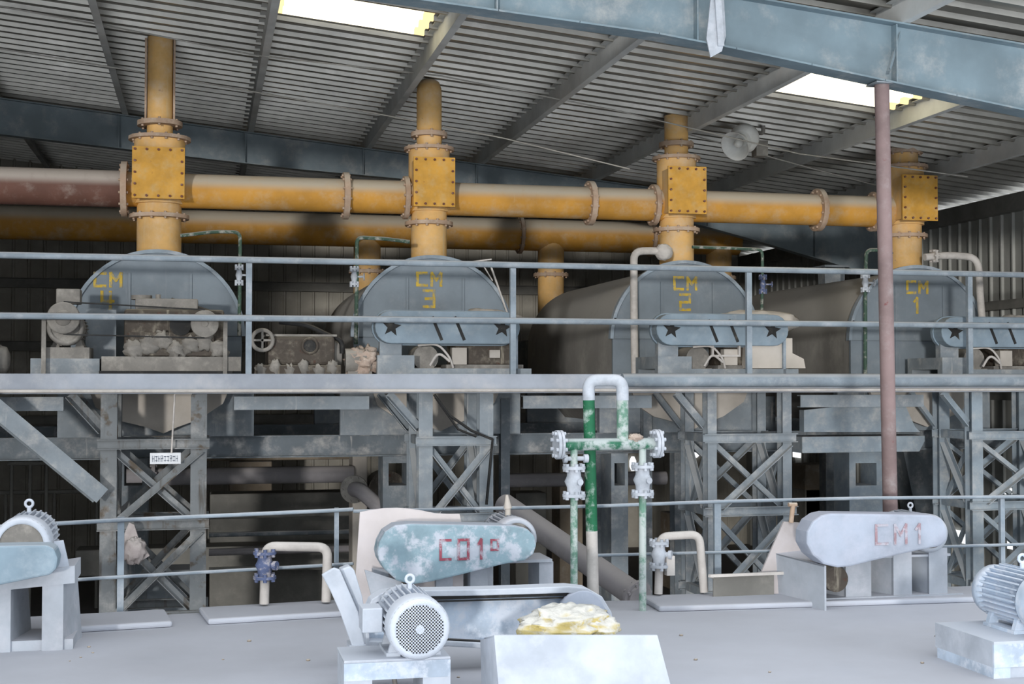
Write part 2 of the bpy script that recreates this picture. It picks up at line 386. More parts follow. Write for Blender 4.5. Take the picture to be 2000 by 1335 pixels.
# bracket and fly brace on the near beam
p = un(1400,70,9.68); b = MB()
b.sheet([un(1392,-40,9.68),un(1412,-40,9.68),un(1418,70,9.68),un(1410,100,9.66),un(1388,112,9.66),un(1380,75,9.68)], .012, (0,1,0)); b.bar(un(1400,-30,9.66),un(1408,90,9.66),.05,.02)
nr.part('gusset_bracket', b, M['valve'], label='whitened bracket hanging under the beam')
b = MB(); b.angle(un(1735,135,9.67), un(1815,-5,9.67)+V(0,.3,.1), .03, .005); nr.part('fly_brace', b, M['rafter'])
for i, X in enumerate(PX):
    mb = MB(); ya, yb = 8.3, 24.9; z = roofz(X)-.105
    mb.bar((X,ya,z),(X,yb,z),.008,.19); mb.bar((X-.028,ya,z+.092),(X-.028,yb,z+.092),.06,.008); mb.bar((X+.035,ya,z-.092),(X+.035,yb,z-.092),.07,.008)
    lab = ['roof purlin at the dark far left end of the roof','roof purlin near the left end of the roof','roof purlin above the upper left corner',
        'leftmost roof purlin in view, crossing left of the tall yellow stack','roof purlin just left of the left skylight','roof purlin just right of the left skylight, above the second yellow stack',
        'bright roof purlin midway between the two skylights','roof purlin just left of the right skylight','roof purlin just right of the right skylight, behind the hanging lamp',
        'rightmost roof purlin, reaching the far right edge'][i]
    solo('roof_purlin', lab, 'beam', mb, M['purlin'], 'purlins under the corrugated roof')
for i, (q, lab) in enumerate((([(0,12),(290,66),(500,108),(860,148),(1210,217),(1560,300),(1890,345)],'topmost thin cable strung below the roof sheets'),
        ([(975,49),(1175,101),(1440,160),(1640,205)],'thin cable running behind the near roof beam'),
        ([(-40,88),(330,150),(700,215),(985,270),(1230,330)],'thin cable passing behind the tall left yellow stack at mid height'),
        ([(560,55),(720,95),(980,175),(1300,250),(1590,330),(1800,385)],'thin cable crossing behind the second and third yellow stacks'),
        ([(1740,180),(1800,192),(1900,212),(2040,244)],'short thin cable at the right beyond the brown prop'))):
    Y = 13.2+.35*i; mb = MB(); mb.tube([un(x,y,Y+.8) for x,y in q], .008, 6); solo('roof_cable', lab, 'cable', mb, M['wire'], 'cables below the roof')
# rusty prop under the near beam
t = T('prop_pipe', 'tall brownish pipe prop standing under the big blue roof beam', 'post', un(1738,985,9.8))
a = un(1722,152,9.8); c = un(1739,1010,9.8); a.z = roofz(a.x)-.2-.487; d = (c-a).normalized()
foot = a+d*((a.z-.01)/-d.z)
mb = MB().tube([a+d*.01, foot], .058, 20); t.part('pipe', mb, M['rustpost'])
mb = MB().box(a.x-.09,a.x+.09,a.y-.09,a.y+.09,a.z-.012,a.z-.0); t.part('cap_plate', mb, M['steel'])
mb = MB().box(foot.x-.11,foot.x+.11,foot.y-.11,foot.y+.11,.002,.014); t.part('base_plate', mb, M['steel'])
# hanging lamp
YL = 14.4
L0 = un(1456,268,YL); tp = un(1484,290,YL+.1)
t = T('roof_lamp', 'white reflector lamp hung below the roof right of the third yellow stack', 'lamp', L0)
dr = (un(1415,303,YL-.25)-L0).normalized(); mb = MB()
mb.lathe([(.05,-.13),(.11,-.11),(.16,-.03),(.17,.05),(.13,.1)], L0, dr); t.part('housing', mb, M['lampw'])
t.part('reflector', MB()._lathe([(.06,.08),(.17,.26),(.175,.26),(.07,.07)], L0, dr, 24), M['lampw'])
t.part('bulb', MB().lathe([(.02,.08),(.05,.14),(.05,.19),(.02,.23)], L0, dr, 14), M['lampw'])
mb = MB().tube(rounded([L0-dr*.1, L0-dr*.1+V(.1,0,.02), V(tp.x,YL,L0.z+.05), V(tp.x,YL,roofz(tp.x)-.04)], .06), .025, 8); t.part('bracket', mb, M['drive'])
t.part('ballast_box', MB().box(tp.x-.07,tp.x+.07,YL+.03,YL+.17,L0.z-.2,L0.z-.02), M['drive'])
# far column with haunch at right
t = T('steel_column', 'grey steel column at the back right carrying the far roof beam', 'column', (9.0,18.4,-1.6))
mb = MB().ibeam((9.0,18.4,-1.6),(9.0,18.4,3.25),.22,.3,.014,(1,0,0)); t.part('post', mb, M['steel'])
mb = MB().box(8.8,9.2,18.2,18.6,3.25,3.28); t.part('cap_plate', mb, M['steel'])
mb = MB().box(8.8,9.2,18.2,18.6,-1.6,-1.57); t.part('base_plate', mb, M['steel'])
# ================================================================== YELLOW PIPEWORK
CX = [-.465+2.862*i for i in range(4)]; YT = 14.4; RT = .86; ZT = 2.06; NUM = '4321'
place = ['at the far left', 'second from the left', 'third from the left', 'at the right behind the brown prop']
# upper header, runs through the stacks
YH = 14.66; zc = un(600,380,YH).z
t = T('dust_header_pipe', 'upper yellow horizontal pipe joining the four yellow stacks, dusty on top', 'pipe', (0,YH,zc))
xs = un(243,380,YH).x; xe = un(1745,415,YH).x
mb = MB().tube([(xs,YH,zc),(xe,YH,zc)], .182, 28); t.part('pipe', mb, M['yellow'])
mb = MB().tube([(-6.5,YH,zc),(xs,YH,zc)], .192, 28); t.part('left_section', mb, M['maroon'], label='maroon rusty pipe section with a dusty top')
for i, (px, r) in enumerate(((243,.29),(675,.255),(1152,.25),(1597,.25))):
    x = un(px,380,YH).x; t.part('flange', MB().flange((x,YH,zc),(1,0,0),r,.06,12), M['pinkrust'])
for px in (792,1276,1706):
    x = un(px,380,YH).x; t.part('flange', MB().flange((x,YH,zc),(1,0,0),.235,.05,10), M['pinkrust'])
# lower rear header
z2 = un(600,448,20).z; t = T('rear_header_pipe', 'lower yellow horizontal pipe running behind the upper yellow pipe', 'pipe', (0,20,z2))
x2 = un(1440,460,20).x
t.part('pipe', MB().tube([(-6.5,20,z2),(x2,20,z2)], .24, 26), M['yellow'])
for px in (1015,1270): t.part('flange', MB().flange((un(px,448,20).x,20,z2),(1,0,0),.29,.05,12), M['pinkrust'])
for i, (px, lab) in enumerate(((717,'left yellow rear riser, between the two left drums'),(1076,'middle yellow rear riser, left of the third stack'),(1404,'right yellow rear riser, seen right of the third stack'))):
    x = un(px,520,20).x; t = T('rear_riser', lab, 'pipe', (x,20,2.2), 'rear risers behind the drums')
    t.part('pipe', MB().tube([(x,20,2.2),(x,20,z2)], .2, 22), M['yellowV'])
    for zz in (2.45, 3.2): t.part('flange', MB().flange((x,20,zz),(0,0,1),.27,.05,10), M['pinkrust'])
    t.part('feed_box', MB().box(x-.45,x+.45,19.6,20.4,ZP,2.2), M['steelD'])
def stack(i):
    x = CX[i]; Y = YH; k = (1.16,1,1,1)[i]
    t = T('exhaust_stack', ['tall yellow stack at the left reaching the roof','second yellow stack from the left, round topped below the roof','third yellow stack from the left with a flat top','short capped yellow stack at the right behind the brown prop'][i], 'duct', (x,Y,ZT+RT-.06), 'yellow stacks on the drums')
    zb = ZT+RT-.06
    t.part('lower_pipe', MB().tube([(x,Y,zb),(x,Y,3.5)], .196*k, 26), M['yellowV'])
    f = MB().flange((x,Y,3.31),(0,0,1),.265*k,.04,12); t.part('flange', f, M['pinkrust'])
    b = MB().tube([(x,Y,3.44),(x,Y,4.12)], .225*k, 28); t.part('valve_body', b, M['yellowV'])
    pz0, pz1 = 3.46, 3.99; hw = .225*k
    b = MB().box(x-hw+.02,x+hw-.02,Y-.34,Y-.05,pz0+.02,pz1-.02); t.part('valve_box', b, M['yellowV'])
    pl = t.part('access_plate', MB().box(x-hw,x+hw,Y-.365,Y-.34,pz0,pz1), M['yellowP'], label='square bolted yellow access plate')
    seen = set()
    for a in range(5):
        for (bx,bz) in ((x-hw+.028+a*(2*hw-.056)/4,pz0+.028),(x-hw+.028+a*(2*hw-.056)/4,pz1-.028),(x-hw+.028,pz0+.028+a*(pz1-pz0-.056)/4),(x+hw-.028,pz0+.028+a*(pz1-pz0-.056)/4)):
            if (round(bx,3),round(bz,3)) in seen: continue
            seen.add((round(bx,3),round(bz,3))); t.part('bolt', MB().cyl((bx,Y-.385,bz),(bx,Y-.36,bz),.013,6), M['bolt'], pl)
    t.part('flange', MB().flange((x,Y,4.13),(0,0,1),.275*k,.035,12), M['pinkrust'])
    if i < 3:
        r = (.133,.138,.136,.138)[i]; top = roofz(x)-.012 if i == 0 else (4.9 if i == 1 else roofz(x)-.06)
        if i == 2: top = un(1305,226,Y).z
        mb = MB().tube([(x,Y,4.13),(x,Y,top)], r, 24) if i != 1 else MB().lathe([(r,4.13),(r,top-.16),(r*.97,top-.1),(r*.8,top-.03),(r*.45,top)], (x,Y,0), (0,0,1), 24)
        t.part('upper_pipe', mb, M['yellowV'])
        t.part('clamp', MB().flange((x,Y,4.29),(0,0,1),.2*k,.05,6), M['pinkrust'])
        if i == 0:
            c = MB()
            for sx in (-1,1): c.bar((x+sx*(r+.012),Y-.03,4.3),(x+sx*(r+.012),Y-.03,top-.02),.02,.06)
            t.part('edge_strip', c, M['pinkrust'])
    else:
        t.part('neck', MB().tube([(x,Y,4.13),(x,Y,4.30)], .16, 24), M['yellowV'])
        t.part('blind_flange', MB().flange((x,Y,4.32),(0,0,1),.215,.06,10), M['pinkrust'])
    return t
for i in range(4): stack(i)
# ================================================================== DRUMS
GL = {'C':[((1,1),(0,1)),((0,1),(0,0)),((0,0),(1,0))], 'M':[((0,0),(0,1)),((0,1),(.5,.45)),((.5,.45),(1,1)),((1,1),(1,0))],
      'F':[((0,0),(0,1)),((0,1),(1,1)),((0,.52),(.8,.52))], '0':[((0,0),(0,1)),((0,1),(1,1)),((1,1),(1,0)),((1,0),(0,0))],
      '1':[((.5,0),(.5,1)),((.5,1),(.2,.75))], '2':[((0,1),(1,1)),((1,1),(1,.5)),((1,.5),(0,.5)),((0,.5),(0,0)),((0,0),(1,0))],
      '3':[((0,1),(1,1)),((1,1),(1,0)),((1,0),(0,0)),((.2,.5),(1,.5))], '4':[((0,1),(0,.45)),((0,.45),(1,.45)),((.75,1),(.75,0))]}
def letters(txt, x, z, y, w, h, gap, th):
    mb = MB()
    for i, ch in enumerate(txt):
        for a, b in GL[ch]:
            p = V(x+i*(w+gap)+a[0]*w, y, z+a[1]*h); q = V(x+i*(w+gap)+b[0]*w, y, z+b[1]*h); e = (q-p).normalized()*th*.45
            k = len(mb.v)/8*.0004; o = V(0,-k,0)
            mb.bar(p-e+o, q+e+o, .003, th, (0,0,1) if abs((q-p).normalized().z) < .8 else (1,0,0))
    return mb
def uprof(x, r, zc, zb, n=30):
    return [(x-r,zb)]+[(x+r*math.cos(PI-PI*i/n), zc+r*math.sin(PI-PI*i/n)) for i in range(n+1)]+[(x+r,zb)]
for i in range(4):
    x = CX[i]; t = T('mixer_drum', 'grey drum %s, under a yellow stack' % place[i], 'drum', (x,YT,1.0), 'drums on the platform')
    zb = 1.5
    sh = MB(); pr = uprof(x, RT-.03, ZT, zb); n = len(pr); Y0, Y1 = YT+.02, 18.5
    vs = [(a,Y0,b) for a,b in pr]+[(a,Y1,b) for a,b in pr]; sh.add(vs, [(j,j+n,j+1+n,j+1) for j in range(n-1)], True)
    sh.add([(a,Y1,b) for a,b in pr], [list(range(n))]); sh.add([(a,Y0,b) for a,b in pr], [list(range(n-1,-1,-1))]); t.part('shell', sh, M['shell'])
    t.part('front_plate', MB().prism(uprof(x, RT-.01, ZT, zb), YT-.02, YT+.02), M['plate'], label='flat blue-grey end plate')
    a = uprof(x, RT+.025, ZT, zb)[1:-1]; b = uprof(x, RT-.012, ZT, zb)[1:-1]; t.part('rim', MB().ring(a, b, YT-.05, YT+.03), M['rail'])
    for sx in (-.28,.33): t.part('seam_rib', MB().box(x+sx-.012,x+sx+.012,YT-.035,YT-.02,ZP+.05,ZT+.64), M['plate'])
    t.part('cross_rib', MB().box(x-.84,x+.84,YT-.05,YT-.02,2.26,2.29), M['plate'])
    lx = x-.62 if i == 0 else x-.17; lz = 2.56 if i == 0 else 2.62
    if i > 1: lx = x-.13
    lx += 0
    t.part('lettering', letters('CM', lx, lz, YT-.0235, .10, .13, .055, .03), M['letter'], label='faded yellow letters CM')
    t.part('number', letters(NUM[i], lx+.07, lz-.23, YT-.0235, .11, .17, 0, .03), M['letter'], label='faded yellow number %s' % NUM[i])
    be = MB(); be.prism([(x-.66,1.5),(x+.72,1.5),(x+.66,1.36),(x+.42,1.2),(x+.2,1.12),(x+.07,1.06),(x-.12,1.13),(x-.4,1.2),(x-.6,1.33)], YT-.1, YT-.04); t.part('belly_sheet', be, M['belly'], label='pale torn-edged sheet hanging below the drum')
    t.part('hopper', MB().prism([(x-.8,1.5),(x+.8,1.5),(x+.45,1.1),(x-.45,1.1)], YT+.5, 18.4), M['shellD'])
    for yy in (YT+.06, 17.9):
        s = MB().prism([(x-.98,1.02),(x-.98,1.49),(x-.5,1.49),(x-.36,1.3),(x+.4,1.3),(x+.55,1.49),(x+.98,1.49),(x+.98,1.02)], yy, yy+.1); t.part('saddle', s, M['steel'], label='blue-grey saddle plate')
# ================================================================== PLATFORM
t = T('platform_edge_beam', 'long pale steel edge beam of the upper platform', 'beam', (2,13.1,1.45))
t.part('web', MB().box(-6,9.9,13.06,13.1,1.475,ZP+.03), M['frontbeam'], bevel=.012)
t.part('bottom_flange', MB().box(-6,9.9,13.1,13.22,1.475,1.49), M['steelD'])
t.part('top_flange', MB().box(-6,9.9,13.06,13.2,ZP+.02,ZP+.032), M['frontbeam'])
zz = un(1000,762,13.02).z
solo('thin_conduit', 'thin pale conduit running just under the platform edge beam', 'pipe', MB().tube([(-6,13.02,zz),(9.9,13.02,zz)], .016, 10), M['palepipe'])
zr = un(1500,742,12.98).z
solo('edge_pipe', 'dusty pipe lying along the right half of the platform edge', 'pipe', MB().tube([(un(1215,742,12.98).x,12.98,zr),(9.9,12.98,zr)], .068, 18), M['rail'])
mb = MB().box(-6,9.9,13.2,YT-.12,ZP-.06,ZP)
for i in range(-1,4):
    a = (CX[i]+.92) if i >= 0 else -6; b = CX[i+1]-.92 if i < 3 else 9.9
    mb.box(a,b,YT-.12,20.6,ZP-.06,ZP)
mb.box(-6,9.9,18.65,20.6,ZP-.06,ZP)
solo('platform_deck', 'dusty steel deck plates of the upper platform', 'platform', mb, M['steelD'])
t = T('platform_railing', 'pale blue railing along the upper platform edge', 'railing', (2,13.15,ZP))
yr = 13.12; zt = un(1000,517,yr).z; zm = un(1000,626,yr).z
t.part('top_rail', MB().tube([(-6,yr,zt),(9.9,yr,zt)], .031, 14), M['rail'])
t.part('mid_rail', MB().tube([(-6,yr,zm),(9.9,yr,zm)], .031, 14), M['rail'])
for px in (-55,486,1003,1465,1897):
    x = un(px,640,yr).x; t.part('post', MB().box(x-.028,x+.028,yr+.012,yr+.06,ZP+.03,zt+.02), M['rail'])
# long beam under the drums, cross pieces
xa = un(1000,870,15).z
solo('long_support_beam', 'long blue-grey beam below the drums, seen between the trestles', 'beam', MB().ibeam((-6,14.7,.9),(9.9,14.7,.9),.2,.22,.014), M['steelD'])
solo('rear_support_beam', 'second long beam below the rear of the drums', 'beam', MB().ibeam((-6,17.95,.9),(9.9,17.95,.9),.2,.24,.014), M['steelD'])
for (pa, pb, lab) in ((-120,125,'short blue cross beam under the platform left of the first trestle'),(457,720,'short blue cross beam under the platform between the first two trestles'),(1020,1270,'short blue cross beam under the platform behind the green pipes'),(1560,1800,'short blue cross beam under the platform behind the brown prop')):
    a = un(pa,780,13.4); b = un(pb,778,13.4); z = 1.38
    solo('cross_beam', lab, 'beam', MB().channel((a.x,13.4,z),(b.x,13.4,z),.08,.12,.01,(0,0,1),-1), M['steel'], 'cross beams under the platform')
# pedestals
for (px, w, lab, m) in ((262,50,'blue-grey box pedestal seen through the left trestle','steelD'),(772,56,'blue-grey box pedestal left of the second trestle','steelD'),(1200,34,'blue-grey box pedestal behind the green pipes','steel'),(1676,74,'pale box pedestal with a square hole, left of the brown prop','steelL')):
    Y = 14.75 ; c = un(px,930,Y); hw = w/2650*15.3/2; x = c.x
    t = T('box_pedestal', lab, 'pedestal', (x,Y,-1.6), 'pedestals under the drums')
    z1 = .785; h0, h1 = un(px,945,Y).z, un(px,902,Y).z
    mb = MB(); mb.box(x-hw,x-hw*.62,Y-.2,Y+.2,-1.55,z1); mb.box(x+hw*.62,x+hw,Y-.2,Y+.2,-1.55,z1)
    mb.box(x-hw*.62,x+hw*.62,Y-.2,Y+.2,-1.55,h0); mb.box(x-hw*.62,x+hw*.62,Y-.2,Y+.2,h1,z1); t.part('column', mb, M[m])
    t.part('base_plate', MB().box(x-hw-.08,x+hw+.08,Y-.28,Y+.28,-1.6,-1.55), M[m])
# pale girder on the right pedestal
a = un(1550,860,14.45); b = un(1787,858,14.45)
solo('pale_girder', 'pale grey box girder under the drum behind the brown prop', 'beam', MB().prism([(a.x,.78),(a.x,.965),(b.x,.965),(b.x,.9),(b.x-.07,.78)], 14.22, 14.57), M['steelL'], bevel=.01)
t = T('discharge_hopper', 'pale discharge hopper standing on the pale girder behind the brown prop', 'hopper', (CX[3]-.2,14.3,.965))
q = [un(1655,790,14.3), un(1756,790,14.3), un(1775,832,14.3), un(1785,842,14.3), un(1560,842,14.3), un(1560,800,14.3)]
t.part('body', MB().prism([(p.x, max(p.z,.967)) for p in q], 14.16, 14.28), M['steelL'])
# ================================================================== TRESTLES
LEGX = [(213,388),(829,947),(1386,1532),(1902,2063)]
tr_lab = ['rusty blue trestle at the left with a white sign','blue-grey trestle second from the left behind the white sheet','blue-grey trestle left of the brown prop','pale trestle at the right edge']
for i, (pa, pb) in enumerate(LEGX):
    Yf, Yr = 13.35, 14.02; xa = un(pa,900,Yf).x; xb = un(pb,900,Yf).x; z1 = 1.475; z0 = -1.6
    m = M[['legrust','steel','steel','steelL'][i]]; mb_ = M[['legrust','steel','steel','steelL'][i]]
    t = T('support_trestle', tr_lab[i], 'trestle', ((xa+xb)/2,(Yf+Yr)/2,z0), 'trestles under the platform')
    wl = [.15,.14,.1,.13][i]
    for (xx,yy) in ((xa,Yf),(xb,Yf),(xa,Yr),(xb,Yr)):
        t.part('leg', MB().ibeam((xx,yy,z0),(xx,yy,z1),wl,.14,.012,(0,1,0)), m)
    for z in (1.0,.24,-.62):
        for yy in (Yf-.1,Yr): t.part('front_tie', MB().channel((xa-.1,yy,z),(xb+.1,yy,z),.05,.085,.009,(0,0,1),1), mb_)
        for xx in (xa-.02,xb+.02): t.part('side_tie', MB().channel((xx,Yf+.07,z),(xx,Yr-.07,z),.05,.08,.009), mb_)
    def br(p, q, nm='cross_brace', w=.062):
        t.part(nm, MB().angle(p, q, w, .008, (0,-1,0)), mb_)
    for (lo,hi) in ((.28,.94),(-.58,.18)):
        br((xa+.08,Yf-.1,lo),(xb+.02,Yf-.1,hi)); br((xa+.05,Yf-.03,hi),(xb-.05,Yf-.03,lo))
        br((xa+.05,Yr+.03,lo),(xb-.05,Yr+.03,hi)); br((xa+.05,Yr+.09,hi),(xb-.05,Yr+.09,lo))
        for xx in (xa,xb): br((xx-.03,Yf+.08,lo),(xx-.03,Yr-.08,hi)); br((xx+.04,Yf+.08,hi),(xx+.04,Yr-.08,lo))
    br((xa-.36,Yf-.02,1.47),(xa-.06,Yf-.02,1.13),'knee_brace',.09)
    br((xa-.36,Yr,1.47),(xa-.06,Yr,1.1),'knee_brace',.07)
# white sign
c0 = un(293,884,13.2); c1 = un(353,905,13.2); t = T('small_sign', 'small white sign hanging on the left trestle', 'sign', ((c0.x+c1.x)/2,13.2,c1.z))
t.part('board', MB().box(c0.x,c1.x,13.195,13.205,c1.z,c0.z), M['sign'])
mb = MB(); n = 9; w = (c1.x-c0.x-.04)/n
for k in range(n):
    x = c0.x+.02+k*w
    for (u0,u1,v0,v1) in random.choice((((0,.8,.7,.85),(.35,.5,0,.8),(0,.8,.1,.22)),((0,.15,0,.9),(0,.75,.4,.52),(.6,.75,0,.9)),((0,.8,.45,.6),(.1,.25,0,.6),(.55,.7,0,.9),(0,.8,.8,.9)))):
        z0 = c1.z+.02; H = c0.z-c1.z-.04; mb.box(x+u0*w,x+u1*w,13.192,13.196,z0+v0*H,z0+v1*H)
t.part('printing', mb, M['ink'])
solo('bent_conduit', 'thin pale bent conduit dropping behind the white sign', 'pipe', MB().tube(rounded([un(335,884,13.18),un(341,775,13.18),un(341,768,13.18),un(375,768,13.18)], .04), .009, 8), M['palepipe'])
p = [un(236,1058,13.1),un(252,1020,13.1),un(262,1024,13.1),un(270,1050,13.1),un(292,1085,13.1),un(262,1103,13.1)]
mb = MB().sheet(p, .06); mb.blob(un(262,1075,13.08), .1,.06,.12,.35,4)
solo('dirty_rag', 'dirty pinkish rag hanging on the left trestle', 'cloth', mb, M['cloth'])
# big diagonal strut at far left
a = un(-60,755,12.95); b = un(196,968,13.2)
solo('diagonal_strut', 'heavy blue diagonal strut running down to the left trestle', 'brace', MB().ibeam(a, b, .16, .16, .012, (0,-1,.3)), M['steel'])
solo('slack_cable', 'black slack cables crossing the second trestle', 'cable', MB().tube([un(848,770,13.2),un(880,812,13.18),un(920,840,13.18),un(962,858,13.2),un(958,900,13.22),un(950,985,13.2)], .014, 8).tube([un(850,775,13.2),un(895,838,13.18),un(930,852,13.18)], .012, 8), M['black'])
# ================================================================== MOTORS
def motor(name, label, loc, k=1.0, m='white', group=None, grille=True, box=-1):
    x, y, z = loc; t = T(name, label, 'motor', loc, group); h = .165*k; c = V(x,y,z+h)   # axis along y, fan end at -y
    b = MB().tube([c+V(0,-.17*k,0), c+V(0,.2*k,0)], .118*k, 28); t.part('body', b, M[m])
    f = MB()
    for i in range(30):
        a = 2*PI*i/30; d = V(math.cos(a),0,math.sin(a))
        if abs(a-1.5*PI) < .45: continue
        f.bar(c+d*.118*k+V(0,-.15*k,0), c+d*.118*k+V(0,.18*k,0), .008*k, .06*k, d)
    t.part('cooling_fins', f, M[m])
    fc = MB()._lathe([(.150*k,-.165*k),(.152*k,-.2*k),(.152*k,-.30*k),(.143*k,-.325*k),(.128*k,-.332*k),(.118*k,-.33*k),(.114*k,-.325*k)], c, (0,1,0), 36); cv = t.part('fan_cover', fc, M[m])
    t.part('dark_back_disc', MB().cyl(c+V(0,-.318*k,0), c+V(0,-.30*k,0), .146*k, 32), M['drive'], cv)  # solid backing, coloured darker so the grille holes read as shaded
    g = MB(); R = .118*k; n = 15
    for i in range(-n//2+1, n//2+1):
        o = i*.0158*k; hw = math.sqrt(max(0, R*R-o*o))
        if hw > .01:
            g.bar(c+V(-hw,-.328*k,o), c+V(hw,-.328*k,o), .006*k, .0075*k); g.bar(c+V(o,-.328*k,-hw), c+V(o,-.328*k,hw), .006*k, .0075*k, (1,0,0))
    g.cyl(c+V(0,-.336*k,0), c+V(0,-.325*k,0), .022*k, 18)
    if grille: t.part('grille', g, M[m], cv)
    e = MB()._lathe([(.09*k,.28*k),(.132*k,.26*k),(.135*k,.19*k),(.12*k,.18*k)], c, (0,1,0), 28); e.cyl(c+V(0,.27*k,0), c+V(0,.28*k,0), .09*k, 24); t.part('end_shield', e, M[m])
    t.part('shaft', MB().cyl(c+V(0,.25*k,0), c+V(0,.34*k,0), .024*k, 14), M['drive'])
    ft = MB()
    for sx in (-1,1):
        ft.box(x+sx*.1*k-.035*k, x+sx*.1*k+.035*k, y-.13*k, y+.15*k, z, z+.018*k)
        ft.prism([(x+sx*.07*k,z+.018*k),(x+sx*.125*k,z+.018*k),(x+sx*.1*k,z+.1*k),(x+sx*.06*k,z+.1*k)], y-.12*k, y-.09*k); ft.prism([(x+sx*.07*k,z+.018*k),(x+sx*.125*k,z+.018*k),(x+sx*.1*k,z+.1*k),(x+sx*.06*k,z+.1*k)], y+.11*k, y+.14*k)
    t.part('feet', ft, M[m])
    t.part('eye_bolt', MB().cyl(c+V(0,0,.11*k), c+V(0,0,.175*k), .012*k, 10).torus(c+V(0,0,.195*k), (0,1,0), .02*k, .008*k, 18, 8), M[m])
    if box:
        tb = MB().box(x+box*.2*k-.05*k, x+box*.2*k+.05*k, y-.1*k, y+.06*k, z+h-.05*k, z+h+.07*k); t.part('terminal_box', tb, M[m], bevel=.006)
    return t
# ================================================================== DRIVES ON THE PLATFORM
def pz(py, Y=13.6): return un(1000, py, Y).z
YD = 13.55
# drive of drum 4, uncovered
def xz(px, py, Y): q = un(px,py,Y); return (q.x,q.z)
t = T('machine_base', 'grey steel base frame in front of the leftmost drum', 'frame', (CX[0]-.1,13.65,ZP))
x0, x1, x2, x3 = [un(p,700,YD).x for p in (62,160,196,470)]
zf = pz(703); t.part('motor_pedestal', MB().box(x0,x2,13.45,13.95,ZP+.003,zf-.0), M['steel'])
t.part('back_plate', MB().box(x1,x2+.12,13.95,13.98,ZP,pz(610)), M['steel'])
t.part('gearbox_bed', MB().box(x2+.02,x3,13.4,14.15,ZP+.06,zf+.02), M['drive']); t.part('skid', MB().box(x2,x3-.08,13.38,13.48,ZP+.002,ZP+.06).box(x2,x3-.08,13.9,14.0,ZP+.002,ZP+.06), M['black'])
for px in (86,440): x = un(px,650,13.4).x; t.part('guard_post', MB().box(x-.02,x+.02,13.37,13.4,ZP+.002,pz(628)), M['drive'])
tm = motor('electric_motor', 'dusty electric motor left of the open belt drive by the leftmost drum', (un(135,632,13.7).x,13.7,zf+.105), 1.12, 'drive', grille=False, box=0)
x = un(137,632,13.7).x; tm.part('terminal_box', MB().box(x-.12,x+.1,13.58,13.8,pz(603),pz(576)), M['drive'], bevel=.01)
tm.part('base_block', MB().box(x-.2,x+.2,13.45,13.93,zf,zf+.105), M['drive'])
cm = V(x-.02,13.25,pz(632)); tm.part('pulley', MB()._lathe([(.03,-.01),(.14,-.01),(.15,0),(.15,.05),(.14,.06),(.03,.06),(.03,.02),(.14,.02)], cm, (0,1,0), 30).cyl(cm+V(0,-.02,0), cm+V(0,.09,0), .04, 16), M['drive'])
tm.part('pulley_hub', MB()._lathe([(.02,-.03),(.07,-.025),(.075,-.01)], cm, (0,1,0), 20), M['drive'])
gx0, gx1 = un(232,640,YD).x, un(448,640,YD).x
tg = T('gearbox', 'dust-caked open gearbox in front of the leftmost drum', 'gearbox', ((gx0+gx1)/2,13.75,zf+.02))
tg.part('housing', MB().box(gx0+.05,gx1-.05,13.5,14.1,zf+.022,pz(612)), M['grease'], bevel=.03)
tg.part('top_cover', MB().box(gx0+.15,gx1-.3,13.55,14.05,pz(612),pz(592)).cyl((gx0+.2,13.8,pz(592)),(gx0+.2,13.8,pz(584)),.1,16).cyl((gx0+.36,13.7,pz(592)),(gx0+.36,13.7,pz(583)),.028,12), M['drive'], bevel=.015)
c = V(un(400,642,13.26).x,13.26,pz(640)); tg.part('pulley', MB()._lathe([(.02,-.01),(.125,-.01),(.132,0),(.132,.05),(.125,.06),(.02,.06)], c, (0,1,0), 28).cyl(c+V(0,-.025,0),c+V(0,.26,0),.03,14), M['drive'])
c2 = V(un(352,644,13.4).x,13.42,pz(642)); tg.part('idler', MB().cyl(c2, c2+V(0,.1,0), .1, 26), M['black'])
tg.part('mud_apron', MB().box(gx0+.1,gx1-.15,13.44,13.5,zf+.03,pz(655)), M['grease'])
for q in range(7): 
    tg.part('caked_lump', MB().blob((gx0+.15+q*.13,13.46,zf+.09+.04*(q%3)), .1,.07,.09,.5,3,14,9,q*3.1), M['drive'])
be = MB()
for k, yy in enumerate((13.26,13.275,13.29)):
    be.bar((cm.x,yy,cm.z+.152),(c.x,yy,c.z+.134),.01,.012); be.bar((cm.x,yy,cm.z-.152),(c.x,yy,c.z-.134),.01,.012)
solo('drive_belt', 'black belts between motor pulley and gearbox by the leftmost drum', 'belt', be, M['black'])
solo('pry_bar', 'dark round bar leaning over the gearbox by the leftmost drum', 'bar', MB().tube([un(334,585,13.6),un(420,612,13.6)], .022, 10), M['black'])
